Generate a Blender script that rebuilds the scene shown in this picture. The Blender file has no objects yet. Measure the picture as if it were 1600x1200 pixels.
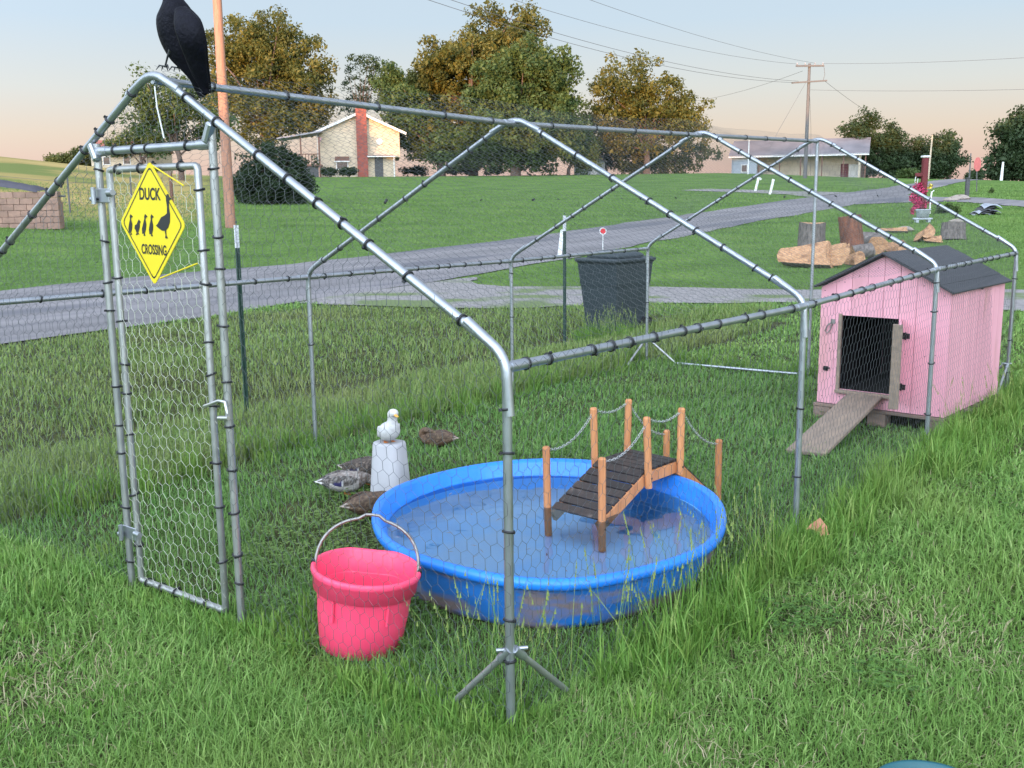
import bpy, math, random
import numpy as np
from mathutils import Vector, Matrix
random.seed(7); rng = np.random.default_rng(11)
R = math.radians; PI = math.pi
scene = bpy.context.scene
col = scene.collection

# ------------------------------------------------------------------ camera
CAM = np.array([1.6288, -2.1010, 1.4856]); YAW, PITCH, ROLL, FPX = -0.6555, -0.1786, -0.0109, 1597.5
fw = np.array([math.sin(YAW)*math.cos(PITCH), math.cos(YAW)*math.cos(PITCH), math.sin(PITCH)])
rt0 = np.array([math.cos(YAW), -math.sin(YAW), 0.0]); up0 = np.cross(rt0, fw)
rt = rt0*math.cos(ROLL)+up0*math.sin(ROLL); upv = -rt0*math.sin(ROLL)+up0*math.cos(ROLL)
cam = bpy.data.cameras.new('camera'); cam.sensor_width = 36; cam.lens = 36*FPX/1600; cam.clip_end = 3000; cam.clip_start = 0.05
camo = bpy.data.objects.new('camera', cam); col.objects.link(camo); scene.camera = camo
camo.matrix_world = Matrix(((rt[0], upv[0], -fw[0], CAM[0]), (rt[1], upv[1], -fw[1], CAM[1]), (rt[2], upv[2], -fw[2], CAM[2]), (0, 0, 0, 1)))

# ------------------------------------------------------------------ light
SUN_EL = R(0.7); SUN_DIR = Vector((0.35*math.cos(SUN_EL), -0.9367*math.cos(SUN_EL), math.sin(SUN_EL)))   # towards the sun
w = bpy.data.worlds.new('World'); scene.world = w; w.use_nodes = True
nt = w.node_tree; nt.nodes.clear()
out = nt.nodes.new('ShaderNodeOutputWorld'); bg = nt.nodes.new('ShaderNodeBackground')
sky = nt.nodes.new('ShaderNodeTexSky'); sky.sky_type = 'NISHITA'; sky.sun_disc = False
sky.sun_elevation = R(3); sky.sun_rotation = math.atan2(SUN_DIR.x, SUN_DIR.y); sky.dust_density = 2.0
tc = nt.nodes.new('ShaderNodeTexCoord'); sx = nt.nodes.new('ShaderNodeSeparateXYZ'); rp = nt.nodes.new('ShaderNodeValToRGB')
nt.links.new(tc.outputs['Generated'], sx.inputs[0]); nt.links.new(sx.outputs['Z'], rp.inputs[0])
def lin(r, g, b): return tuple(((c/255+0.055)/1.055)**2.4 if c > 10 else c/255/12.92 for c in (r, g, b))+(1,)
stops = [(0.0, lin(222, 186, 178)), (0.03, lin(234, 204, 192)), (0.06, lin(232, 216, 203)), (0.10, lin(220, 223, 224)), (0.16, lin(200, 219, 238)),
         (0.24, lin(198, 216, 236)), (0.5, lin(200, 213, 232)), (1.0, lin(192, 206, 228))]
el = rp.color_ramp.elements
while len(el) < len(stops): el.new(0.5)
for e, (p, c) in zip(el, stops): e.position = p; e.color = c
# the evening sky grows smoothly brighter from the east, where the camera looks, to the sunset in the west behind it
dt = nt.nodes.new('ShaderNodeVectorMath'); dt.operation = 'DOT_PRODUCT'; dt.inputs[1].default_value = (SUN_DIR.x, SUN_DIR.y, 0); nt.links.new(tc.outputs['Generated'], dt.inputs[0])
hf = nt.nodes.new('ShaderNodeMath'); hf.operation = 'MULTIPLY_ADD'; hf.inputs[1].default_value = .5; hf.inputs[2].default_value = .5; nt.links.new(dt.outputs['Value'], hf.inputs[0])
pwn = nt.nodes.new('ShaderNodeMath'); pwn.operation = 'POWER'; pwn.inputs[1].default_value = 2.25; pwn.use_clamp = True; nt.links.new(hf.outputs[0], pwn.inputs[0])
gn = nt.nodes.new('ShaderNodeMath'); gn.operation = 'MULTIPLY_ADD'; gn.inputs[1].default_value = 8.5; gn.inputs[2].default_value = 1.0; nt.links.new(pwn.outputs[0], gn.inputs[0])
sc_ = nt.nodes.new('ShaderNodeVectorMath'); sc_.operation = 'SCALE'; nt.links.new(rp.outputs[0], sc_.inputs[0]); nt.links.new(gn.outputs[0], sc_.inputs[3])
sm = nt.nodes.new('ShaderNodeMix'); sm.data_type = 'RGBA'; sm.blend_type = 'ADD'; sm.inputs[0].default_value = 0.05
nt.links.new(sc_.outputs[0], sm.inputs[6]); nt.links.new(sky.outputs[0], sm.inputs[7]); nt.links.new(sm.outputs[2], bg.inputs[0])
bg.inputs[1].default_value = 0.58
nt.links.new(bg.outputs[0], out.inputs[0])
sl = bpy.data.lights.new('sun', 'SUN'); sl.energy = 5.0; sl.angle = R(0.5); sl.color = (1.0, 0.49, 0.18)
so = bpy.data.objects.new('sun', sl); col.objects.link(so)
so.rotation_euler = SUN_DIR.to_track_quat('Z', 'Y').to_euler(); so.location = (0, -40, 30)
vs = scene.view_settings; vs.view_transform = 'Standard'; vs.look = 'None'; vs.exposure = 0.65; vs.gamma = 1.0; vs.use_curve_mapping = False
scene.cycles.max_bounces = 4; scene.cycles.diffuse_bounces = 2; scene.cycles.glossy_bounces = 3; scene.cycles.transmission_bounces = 3; scene.cycles.transparent_max_bounces = 12

# ------------------------------------------------------------------ helpers
def at(u, v, d):                                   # a point seen at pixel (u, v) of the 1600 px frame, d metres deep
    return CAM+(fw+rt*(u-800)/FPX-upv*(v-600)/FPX)*d
SV = Vector((math.cos(YAW), -math.sin(YAW), 0)); DV = Vector((math.sin(YAW), math.cos(YAW), 0))

def Zg(x, y):                                      # height of the ground
    x = np.asarray(x, float); y = np.asarray(y, float)
    dx = x-1.629; dy = y+2.101
    dep = -.6096*dx+.7927*dy; lat = .7927*dx+.6096*dy
    r = np.hypot(dx, dy); a = np.arctan2(lat, dep)
    s = np.interp(a, [-.9, -.465, -.33, -.245, .3, .46, 1.0], [1.6, 1.5, 1.12, 1, 1, 1.08, 1.08])
    rc = np.interp(a, [-1.5, -.465, -.3, .2, .34, .46, 1.2], [140, 135, 125, 122, 92, 76, 70])
    rr = rc-9*np.log1p(np.exp(np.clip((rc-r)/9, -50, 50))); rr = np.maximum(rr, 0)
    rr = np.where(r < rc-60, r, rr)
    t = np.maximum(rr-16, 0)
    z0 = .043*t*(1-np.exp(-t/25))*s
    F = np.interp(np.abs(a), [0, .75, 1.5, 4], [1, 1, .3, .3])
    hb = np.interp(x, [-160, -60, -41, -33, -26, -18, -9, -3, 5, 12, 30, 60, 200], [9.5, 10, 9.2, 8.0, 8.0, 8.6, 8.0, 4.3, 4.3, 9.2, 9.2, 9, 9])  # unseen ridge behind the camera, added and shaped to block the low sun
    z = z0*F+(hb+.5*np.sin(x*.31)+.4*np.sin(x*.77+1))*np.exp(-((y+58)/17)**2)
    q = x+5.0+0.02*(y-4)
    z = z-.13*np.exp(-(q/.8)**2)*np.interp(y, [-8, -5, 7, 10], [0, 1, 1, 0])
    return z
def gz(x, y): return float(Zg(x, y))
def gat(u, d):                                     # ground point on the bearing of pixel column u, d metres deep
    p = at(u, 300, d); return Vector((p[0], p[1], gz(p[0], p[1])))

def tag(o, label=None, cat=None, group=None, kind=None):
    if label: o['label'] = label
    if cat: o['category'] = cat
    if group: o['group'] = group
    if kind: o['kind'] = kind
    return o
def empty(name, loc, rz=0, label=None, cat=None, group=None):
    o = bpy.data.objects.new(name, None); o.empty_display_size = .1; col.objects.link(o)
    o.location = loc; o.rotation_euler = (0, 0, rz); return tag(o, label, cat, group)
def link(name, mesh, mat=None, parent=None, loc=None, smooth=False):
    if mat is not None and not mesh.materials: mesh.materials.append(mat)
    if smooth:
        mesh.polygons.foreach_set('use_smooth', [True]*len(mesh.polygons))
    o = bpy.data.objects.new(name, mesh); col.objects.link(o)
    if parent is not None: o.parent = parent
    if loc is not None: o.location = loc
    return o
class MB:
    def __init__(s): s.v = []; s.f = []; s.m = []; s.sm = []
    def add(s, vs, fs, mi=0, smooth=False):
        n = len(s.v); s.v += [tuple(float(c) for c in p) for p in vs]; s.f += [tuple(i+n for i in f) for f in fs]
        s.m += [mi]*len(fs); s.sm += [smooth]*len(fs); return s
    def box(s, c, size, M=None, mi=0, b=0.0):
        x, y, z = [k/2 for k in size]; c = Vector(c)
        if b <= 0:
            P = [Vector((i*x, j*y, k*z)) for i in (-1, 1) for j in (-1, 1) for k in (-1, 1)]
            F = [(0, 1, 3, 2), (4, 6, 7, 5), (0, 4, 5, 1), (2, 3, 7, 6), (0, 2, 6, 4), (1, 5, 7, 3)]
        else:
            P = []; idx = {}; F = []
            for ax, (i, j, k) in enumerate([(i, j, k) for i in (-1, 1) for j in (-1, 1) for k in (-1, 1)]):
                for a in range(3):
                    q = [i*(x-b), j*(y-b), k*(z-b)]; q[a] = (i*x, j*y, k*z)[a]
                    idx[(i, j, k, a)] = len(P); P.append(Vector(q))
            for a in range(3):
                o1, o2 = [t for t in range(3) if t != a]
                for sg in (-1, 1):
                    def key(p, q):
                        t = [0, 0, 0]; t[a] = sg; t[o1] = p; t[o2] = q; return idx[(t[0], t[1], t[2], a)]
                    F.append((key(-1, -1), key(1, -1), key(1, 1), key(-1, 1)))
            for a in range(3):
                o1, o2 = [t for t in range(3) if t != a]
                for p in (-1, 1):
                    for q in (-1, 1):
                        def kk(e, face):
                            t = [0, 0, 0]; t[a] = e; t[o1] = p; t[o2] = q; return idx[(t[0], t[1], t[2], face)]
                        F.append((kk(-1, o1), kk(1, o1), kk(1, o2), kk(-1, o2)))
            for i in (-1, 1):
                for j in (-1, 1):
                    for k in (-1, 1): F.append(tuple(idx[(i, j, k, a)] for a in range(3)))
        if M is not None: P = [M @ p for p in P]
        return s.add([p+c for p in P], F, mi)
    def tube(s, pts, rad, n=10, caps=True, mi=0, smooth=True, closed=False):
        pts = [Vector(p) for p in pts]; m = len(pts)
        if not hasattr(rad, '__len__'): rad = [rad]*m
        vs = []; fs = []; prev = None
        for i, p in enumerate(pts):
            if closed: t = pts[(i+1) % m]-pts[i-1]
            else: t = (pts[min(i+1, m-1)]-pts[max(i-1, 0)])
            t.normalize()
            if prev is None:
                a = Vector((0, 0, 1)) if abs(t.z) < .9 else Vector((1, 0, 0)); x = t.cross(a).normalized()
            else: x = (prev-t*prev.dot(t)).normalized()
            prev = x; y = t.cross(x)
            for k in range(n):
                g = 2*PI*k/n; vs.append(p+(x*math.cos(g)+y*math.sin(g))*rad[i])
        for i in range(m if closed else m-1):
            j = (i+1) % m
            for k in range(n): fs.append((i*n+k, i*n+(k+1) % n, j*n+(k+1) % n, j*n+k))
        s.add(vs, fs, mi, smooth)
        if caps and not closed:
            s.add(vs[:n], [tuple(range(n))[::-1]], mi); s.add(vs[-n:], [tuple(range(n))], mi)
        return s
    def lathe(s, prof, n=32, c=(0, 0, 0), sx=1, sy=1, mi=0, smooth=True, fn=None, closed_ends=False):
        vs = []; fs = []; m = len(prof)
        for i, (r, z) in enumerate(prof):
            for k in range(n):
                g = 2*PI*k/n; rr, zz = (r, z) if fn is None else fn(i, g, r, z)
                vs.append((c[0]+rr*math.cos(g)*sx, c[1]+rr*math.sin(g)*sy, c[2]+zz))
        for i in range(m-1):
            for k in range(n): fs.append((i*n+k, i*n+(k+1) % n, (i+1)*n+(k+1) % n, (i+1)*n+k))
        s.add(vs, fs, mi, smooth)
        if closed_ends:
            b = len(s.v)-m*n
            s.f += [tuple(b+k for k in range(n))[::-1], tuple(b+(m-1)*n+k for k in range(n))]; s.m += [mi]*2; s.sm += [False]*2
        return s
    def sweep(s, rings, n=16, mi=0, up=(0, 0, 1)):
        # rings: (point, half width, half height); an organic body along a spine
        P = [Vector(r[0]) for r in rings]; m = len(P); vs = []; fs = []; upv_ = Vector(up)
        for i in range(m):
            t = (P[min(i+1, m-1)]-P[max(i-1, 0)]).normalized()
            x = t.cross(upv_)
            if x.length < .15: x = vs_x
            x.normalize(); vs_x = x; y = x.cross(t)
            for k in range(n):
                g = 2*PI*k/n; vs.append(P[i]+x*math.cos(g)*rings[i][1]+y*math.sin(g)*rings[i][2])
        for i in range(m-1):
            for k in range(n): fs.append((i*n+k, i*n+(k+1) % n, (i+1)*n+(k+1) % n, (i+1)*n+k))
        fs += [tuple(range(n))[::-1], tuple((m-1)*n+k for k in range(n))]
        return s.add(vs, fs, mi, True)
    def prism(s, poly, z0, z1, M=None, mi=0):      # polygon in local xy extruded along z
        n = len(poly); P = [Vector((x, y, z0)) for x, y in poly]+[Vector((x, y, z1)) for x, y in poly]
        if M is not None: P = [M @ p for p in P]
        F = [tuple(range(n))[::-1], tuple(range(n, 2*n))]+[(i, (i+1) % n, (i+1) % n+n, i+n) for i in range(n)]
        return s.add(P, F, mi)
    def mesh(s, name='m'):
        me = bpy.data.meshes.new(name); me.from_pydata(s.v, [], s.f)
        me.polygons.foreach_set('material_index', s.m); me.polygons.foreach_set('use_smooth', s.sm); me.update(); return me
    def build(s, name, mat, parent=None, loc=None):
        me = s.mesh(name)
        for x in (mat if isinstance(mat, (list, tuple)) else [mat]): me.materials.append(x)
        return link(name, me, None, parent, loc)
def npmesh(name, V, F):                            # numpy arrays -> mesh, F rows all of one length
    me = bpy.data.meshes.new(name); V = np.asarray(V, np.float32); F = np.asarray(F, np.int32); k = F.shape[1]
    me.vertices.add(len(V)); me.vertices.foreach_set('co', V.ravel())
    me.loops.add(F.size); me.loops.foreach_set('vertex_index', F.ravel())
    me.polygons.add(len(F)); me.polygons.foreach_set('loop_start', np.arange(0, F.size, k, dtype=np.int32))
    me.update(calc_edges=True); return me
def arc3(a, b, c, rad, n=7):                       # points of a rounded corner a-b-c
    a, b, c = Vector(a), Vector(b), Vector(c); p = b+(a-b).normalized()*rad; q = b+(c-b).normalized()*rad
    return [(1-t)**2*p+2*t*(1-t)*b+t*t*q for t in [i/(n-1) for i in range(n)]]

# ------------------------------------------------------------------ materials
MT = {}
def mat(name, c, rough=.6, metal=0.0, c2=None, scale=6, detail=4, bump=0.0, bscale=None, spec=.5, c3=None, c3pos=.62, stretch=None, coat=0, attr=None, rnd=0.0, transl=0.0, hue=0.0, c3scale=None):
    m = bpy.data.materials.new(name); m.use_nodes = True; n = m.node_tree.nodes; l = m.node_tree.links
    b = n['Principled BSDF']; b.inputs['Roughness'].default_value = rough; b.inputs['Metallic'].default_value = metal
    b.inputs['Specular IOR Level'].default_value = spec; b.inputs['Coat Weight'].default_value = coat
    tc = n.new('ShaderNodeTexCoord'); src = tc.outputs['Object']
    if stretch:
        mp = n.new('ShaderNodeMapping'); mp.inputs['Scale'].default_value = stretch; l.new(src, mp.inputs[0]); src = mp.outputs[0]
    oi = n.new('ShaderNodeObjectInfo')
    ad = n.new('ShaderNodeVectorMath'); ad.operation = 'ADD'; ml = n.new('ShaderNodeMath'); ml.operation = 'MULTIPLY'; ml.inputs[1].default_value = 37
    l.new(oi.outputs['Random'], ml.inputs[0]); l.new(src, ad.inputs[0]); l.new(ml.outputs[0], ad.inputs[1]); src = ad.outputs[0]
    def noise(sc, det):
        t = n.new('ShaderNodeTexNoise'); t.inputs['Scale'].default_value = sc; t.inputs['Detail'].default_value = det; l.new(src, t.inputs[0]); return t
    if c2 is None: c2 = tuple(k*.82 for k in c[:3])
    if attr:
        a = n.new('ShaderNodeAttribute'); a.attribute_name = attr; cur = a.outputs['Color']
    else:
        t = noise(scale, detail); mr = n.new('ShaderNodeValToRGB'); mr.color_ramp.elements[0].position = .35; mr.color_ramp.elements[1].position = .68
        mr.color_ramp.elements[0].color = (*c2[:3], 1); mr.color_ramp.elements[1].color = (*c[:3], 1); l.new(t.outputs[0], mr.inputs[0]); cur = mr.outputs[0]
    if c3:
        t3 = noise(c3scale or scale*.37, 6); r3 = n.new('ShaderNodeValToRGB'); r3.color_ramp.elements[0].position = c3pos; r3.color_ramp.elements[1].position = min(c3pos+.1, 1)
        l.new(t3.outputs[0], r3.inputs[0]); mx = n.new('ShaderNodeMix'); mx.data_type = 'RGBA'
        l.new(r3.outputs[0], mx.inputs[0]); l.new(cur, mx.inputs[6]); mx.inputs[7].default_value = (*c3[:3], 1); cur = mx.outputs[2]
    if rnd or hue:
        hs = n.new('ShaderNodeHueSaturation'); mv = n.new('ShaderNodeMapRange'); mv.inputs[3].default_value = 1-rnd; mv.inputs[4].default_value = 1+rnd
        l.new(oi.outputs['Random'], mv.inputs[0]); l.new(mv.outputs[0], hs.inputs['Value']); l.new(cur, hs.inputs['Color']); cur = hs.outputs[0]
    l.new(cur, b.inputs['Base Color'])
    if bump:
        t2 = noise(bscale or scale*3, 5); bp = n.new('ShaderNodeBump'); bp.inputs['Strength'].default_value = bump; bp.inputs['Distance'].default_value = .01
        l.new(t2.outputs[0], bp.inputs['Height']); l.new(bp.outputs[0], b.inputs['Normal'])
    if transl:
        tr = n.new('ShaderNodeBsdfTranslucent'); l.new(cur, tr.inputs[0]); ms = n.new('ShaderNodeMixShader'); ms.inputs[0].default_value = transl
        l.new(b.outputs[0], ms.inputs[1]); l.new(tr.outputs[0], ms.inputs[2]); l.new(ms.outputs[0], n['Material Output'].inputs[0])
    MT[name] = m; return m
galv = mat('galvanised', (.45, .472, .50), .38, .85, c2=(.37, .39, .415), scale=18, bump=.03, bscale=90)
galvd = mat('galvanised_worn', (.44, .44, .42), .44, .8, c2=(.35, .355, .35), scale=18, bump=.04, bscale=80, c3=(.40, .36, .31), c3pos=.68)
wire = mat('wire_zinc', (.13, .14, .145), .5, .5, scale=20)
wire_l = mat('wire_bright', (.60, .61, .50), .45, .55, scale=20)
black = mat('black_plastic', (.012, .012, .014), .45)
pinkpl = mat('pink_plastic', (.93, .075, .165), .42, c2=(.89, .065, .15), scale=9, bump=.08, bscale=60, c3=(.62, .10, .13), c3pos=.60, c3scale=6)
bluepl = mat('blue_plastic', (.016, .185, .70), .33, c2=(.02, .22, .76), scale=4, bump=.25, bscale=14)
bluedirt = mat('blue_plastic_dirty', (.016, .18, .60), .45, c2=(.025, .15, .44), scale=3, bump=.3, bscale=9, c3=(.22, .17, .17), c3pos=.47, stretch=(1, 1, 3), c3scale=2.6)
poolbed = mat('pool_bed', (.26, .60, .94), .6, c2=(.20, .54, .92), scale=5, c3=(.34, .60, .86), c3pos=.5)  # paler than the plastic: sky reflected on the water, put into the colour
cedar = mat('cedar', (.58, .245, .095), .6, c2=(.43, .165, .06), scale=7, stretch=(3, 3, .6), bump=.15, bscale=30, rnd=.12)
plankd = mat('stained_plank', (.040, .026, .020), .55, c2=(.022, .016, .014), scale=9, stretch=(1, 5, 5), bump=.25, bscale=40, rnd=.3, c3=(.10, .075, .06), c3pos=.62)
greywood = mat('weathered_wood', (.27, .20, .145), .8, c2=(.19, .145, .11), scale=6, stretch=(5, 1, 5), bump=.35, bscale=24, rnd=.12)
pallet_w = mat('pallet_wood', (.25, .17, .13), .8, c2=(.15, .11, .085), scale=6, stretch=(1, 5, 5), bump=.3, bscale=24, rnd=.2)
housepink = mat('pink_paint', (.74, .355, .41), .6, c2=(.68, .32, .375), scale=3.5, bump=.25, bscale=50, rnd=.05, c3=(.60, .29, .30), c3pos=.60, stretch=(3, 3, .7))
insidew = mat('shade_black', (.016, .014, .013), .9)  # near-black colour standing in for the shade inside the duck house
roofing = mat('roll_roofing', (.040, .041, .046), .85, c2=(.055, .055, .06), scale=60, bump=.4, bscale=200)
whitepl = mat('white_plastic', (.44, .43, .44), .55, c2=(.39, .38, .39), scale=6, c3=(.32, .30, .27), c3pos=.60)
yellow = mat('sign_yellow', (.66, .52, .008), .5, c2=(.63, .49, .008), scale=3)
ink = mat('sign_ink', (.012, .012, .012), .5)
tgreen = mat('green_enamel', (.012, .040, .028), .5, c2=(.018, .05, .035), scale=20, bump=.1)
twhite = mat('white_enamel', (.62, .63, .64), .5, c3=(.12, .12, .12), c3pos=.62, scale=60, c3scale=40)
binm = mat('bin_plastic', (.020, .030, .036), .5, c2=(.026, .037, .043), scale=5, bump=.05)
tealpl = mat('teal_plastic', (.008, .095, .11), .45)
steelh = mat('handle_steel', (.34, .32, .30), .45, .8, c3=(.2, .13, .09), c3pos=.6, scale=40)
chrome = mat('chain_zinc', (.62, .62, .60), .35, .9)
asph = mat('road_chipseal', (.22, .20, .20), .9, c2=(.135, .124, .125), scale=1.1, detail=12, bump=.8, bscale=30, c3=(.11, .105, .115), c3pos=.53, c3scale=.5, stretch=(1.5, .22, 1))
gravel = mat('gravel_drive', (.27, .245, .235), .95, c2=(.17, .155, .145), scale=9, detail=12, bump=.8, bscale=26, c3=(.11, .145, .05), c3pos=.52, c3scale=.9)
polew = mat('pole_wood', (.40, .20, .13), .8, c2=(.29, .145, .095), scale=5, stretch=(4, 4, .5), bump=.4, bscale=20, c3=(.13, .08, .06), c3pos=.64)
poleg = mat('pole_grey', (.12, .115, .115), .8, scale=5, stretch=(4, 4, .5))
wirek = mat('power_line', (.10, .10, .11), .6)
insul = mat('insulator', (.3, .3, .33), .3)
bark = mat('bark', (.145, .095, .07), .9, c2=(.07, .05, .04), scale=10, stretch=(3, 3, .7), bump=.8, bscale=18)
barkgrey = mat('log_bark', (.20, .17, .15), .95, c2=(.085, .07, .062), scale=9, stretch=(2.5, 2.5, .8), bump=1.0, bscale=14)
barkred = mat('log_bark_red', (.22, .085, .045), .9, c2=(.10, .045, .03), scale=7, stretch=(2.5, 2.5, .8), bump=1.0, bscale=12)
cutw = mat('cut_wood', (.50, .28, .145), .8, c2=(.33, .17, .085), scale=9, detail=9, bump=1.0, bscale=22, c3=(.20, .10, .055), c3pos=.55, stretch=(1, 1, 2.2))
siding = mat('house_siding', (.52, .42, .30), .7, c2=(.47, .38, .27), scale=1.2)
sidegrey = mat('house_side', (.42, .45, .48), .7)
brickr = mat('chimney_brick', (.29, .075, .05), .85, c2=(.20, .055, .04), scale=3, detail=8)
roofg = mat('roof_grey', (.30, .28, .30), .8, scale=1)
roofred = mat('roof_red', (.26, .09, .07), .8, scale=1)
trimw = mat('white_trim', (.72, .72, .70), .6)
brownt = mat('brown_trim', (.16, .075, .05), .7)
glass_d = mat('dark_glass', (.03, .035, .04), .1)
darkd = mat('dark_door', (.06, .06, .062), .6)
barnw = mat('barn_wall', (.50, .43, .33), .8, c2=(.44, .375, .285), scale=1)
barnb = mat('barn_blue', (.36, .40, .45), .7)
barnroof = mat('barn_roof', (.20, .18, .185), .8, scale=.6, c2=(.15, .135, .14), spec=.15)
redp = mat('red_paint', (.125, .013, .016), .7)
pinkred = mat('faded_sign_red', (.66, .17, .16), .5)
flow = mat('pink_flowers', (.52, .035, .12), .7, rnd=.2, scale=30, c2=(.30, .02, .07))
flowy = mat('yellow_flowers', (.75, .58, .05), .7)
blockm = mat('block_wall', (.31, .19, .14), .9, c2=(.23, .145, .11), scale=6, bump=.4, rnd=.14)
tarp = mat('cover_sheet', (.09, .085, .10), .85, scale=5, spec=.1)
silver = mat('silver_sheet', (.45, .47, .52), .35, .3, c2=(.3, .32, .36), scale=4)
rockm = mat('field_stone', (.30, .25, .21), .9, bump=.5)
flagm = mat('flag_cloth', (.5, .10, .12), .8, c2=(.55, .5, .52), scale=14)
leafm = mat('dry_leaf', (.48, .21, .12), .7, c2=(.36, .15, .08), scale=30)
fur = mat('plumage', (.1, .1, .1), .75, attr='Col', bump=.25, bscale=60)
_n = fur.node_tree.nodes; _l = fur.node_tree.links; _vo = _n.new('ShaderNodeTexVoronoi'); _vo.inputs['Scale'].default_value = 17; _tc = _n.new('ShaderNodeTexCoord'); _mp = _n.new('ShaderNodeMapping'); _mp.inputs['Scale'].default_value = (.6, 1.2, 1.2)
_l.new(_tc.outputs['Object'], _mp.inputs[0]); _l.new(_mp.outputs[0], _vo.inputs[0]); _vr = _n.new('ShaderNodeValToRGB'); _vr.color_ramp.elements[0].position = .15; _vr.color_ramp.elements[1].position = .65; _vr.color_ramp.elements[0].color = (1.15, 1.12, 1.1, 1); _vr.color_ramp.elements[1].color = (.62, .60, .58, 1)
_l.new(_vo.outputs['Distance'], _vr.inputs[0]); _mm = _n.new('ShaderNodeMix'); _mm.data_type = 'RGBA'; _mm.blend_type = 'MULTIPLY'; _mm.inputs[0].default_value = .8
_at = [x for x in _n if x.type == 'ATTRIBUTE'][0]; _l.new(_at.outputs['Color'], _mm.inputs[6]); _l.new(_vr.outputs[0], _mm.inputs[7]); _l.new(_mm.outputs[2], _n['Principled BSDF'].inputs['Base Color'])
crowm = mat('crow_black', (.004, .004, .007), .6, c2=(.006, .006, .011), scale=40, bump=.5, bscale=90, spec=.12)
billo = mat('bill_orange', (.80, .36, .06), .5)
legor = mat('leg_orange', (.62, .20, .05), .6)
crowleg = mat('crow_leg', (.02, .02, .022), .5)
eyem = mat('eye', (.01, .01, .01), .15)
steel_s = mat('hinge_black', (.015, .015, .016), .4, .4)

def leafmat(name, ca, cb, cc, transl=.35):
    m = bpy.data.materials.new(name); m.use_nodes = True; n = m.node_tree.nodes; l = m.node_tree.links; b = n['Principled BSDF']
    a = n.new('ShaderNodeAttribute'); a.attribute_name = 'rv'
    r = n.new('ShaderNodeValToRGB'); e = r.color_ramp.elements; e[0].color = (*ca, 1); e[1].color = (*cc, 1); k = e.new(.5); k.color = (*cb, 1)
    l.new(a.outputs['Fac'], r.inputs[0]); l.new(r.outputs[0], b.inputs['Base Color']); b.inputs['Roughness'].default_value = .55; b.inputs['Specular IOR Level'].default_value = .25
    tr = n.new('ShaderNodeBsdfTranslucent'); l.new(r.outputs[0], tr.inputs[0]); ms = n.new('ShaderNodeMixShader'); ms.inputs[0].default_value = transl
    l.new(b.outputs[0], ms.inputs[1]); l.new(tr.outputs[0], ms.inputs[2]); l.new(ms.outputs[0], n['Material Output'].inputs[0]); return m
lf_maple = leafmat('leaf_maple', (.055, .068, .018), (.105, .112, .026), (.20, .175, .042))
lf_dark = leafmat('leaf_dark', (.040, .070, .022), (.070, .110, .032), (.11, .155, .045))
lf_far = leafmat('leaf_far', (.022, .042, .018), (.038, .065, .026), (.06, .09, .035))
lf_shrub = leafmat('leaf_shrub', (.016, .034, .015), (.030, .052, .022), (.05, .075, .032))

def grassmat(name, cols, dry, transl=.22, patch=.5):
    m = bpy.data.materials.new(name); m.use_nodes = True; n = m.node_tree.nodes; l = m.node_tree.links; b = n['Principled BSDF']
    a = n.new('ShaderNodeAttribute'); a.attribute_name = 'rv'
    oi = n.new('ShaderNodeObjectInfo'); g = n.new('ShaderNodeNewGeometry')
    t = n.new('ShaderNodeTexNoise'); t.inputs['Scale'].default_value = patch; t.inputs['Detail'].default_value = 5; l.new(g.outputs['Position'], t.inputs[0])
    r = n.new('ShaderNodeValToRGB'); e = r.color_ramp.elements; e[0].color = (*cols[0], 1); e[1].color = (*cols[-1], 1)
    for i, c in enumerate(cols[1:-1]): k = e.new((i+1)/(len(cols)-1)); k.color = (*c, 1)
    s = n.new('ShaderNodeMath'); s.operation = 'MULTIPLY_ADD'; s.inputs[1].default_value = .45; l.new(oi.outputs['Random'], s.inputs[0])
    s0 = n.new('ShaderNodeMath'); s0.operation = 'MULTIPLY'; s0.inputs[1].default_value = .6; l.new(a.outputs['Fac'], s0.inputs[0]); l.new(s0.outputs[0], s.inputs[2])
    l.new(s.outputs[0], r.inputs[0])
    rr = n.new('ShaderNodeValToRGB'); rr.color_ramp.elements[0].position = .52; rr.color_ramp.elements[1].position = .75; l.new(t.outputs[0], rr.inputs[0])
    f = n.new('ShaderNodeMath'); f.operation = 'MULTIPLY'; f.inputs[1].default_value = .55; l.new(rr.outputs[0], f.inputs[0])
    mx = n.new('ShaderNodeMix'); mx.data_type = 'RGBA'; l.new(f.outputs[0], mx.inputs[0]); l.new(r.outputs[0], mx.inputs[6]); mx.inputs[7].default_value = (*dry, 1)
    l.new(mx.outputs[2], b.inputs['Base Color']); b.inputs['Roughness'].default_value = .45; b.inputs['Specular IOR Level'].default_value = .22
    tr = n.new('ShaderNodeBsdfTranslucent'); l.new(mx.outputs[2], tr.inputs[0]); ms = n.new('ShaderNodeMixShader'); ms.inputs[0].default_value = transl
    l.new(b.outputs[0], ms.inputs[1]); l.new(tr.outputs[0], ms.inputs[2]); l.new(ms.outputs[0], n['Material Output'].inputs[0]); return m
gr_lawn = grassmat('grass_lawn', [(.024, .066, .014), (.070, .155, .030), (.145, .27, .055), (.25, .38, .10), (.50, .55, .25)], (.28, .31, .085))
gr_cage = grassmat('grass_run', [(.024, .068, .016), (.050, .130, .028), (.092, .205, .046), (.15, .275, .068), (.27, .36, .13)], (.15, .21, .055))
gr_long = grassmat('grass_long', [(.040, .105, .016), (.080, .185, .028), (.135, .26, .045), (.21, .32, .07), (.34, .37, .13)], (.24, .25, .08))
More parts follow.
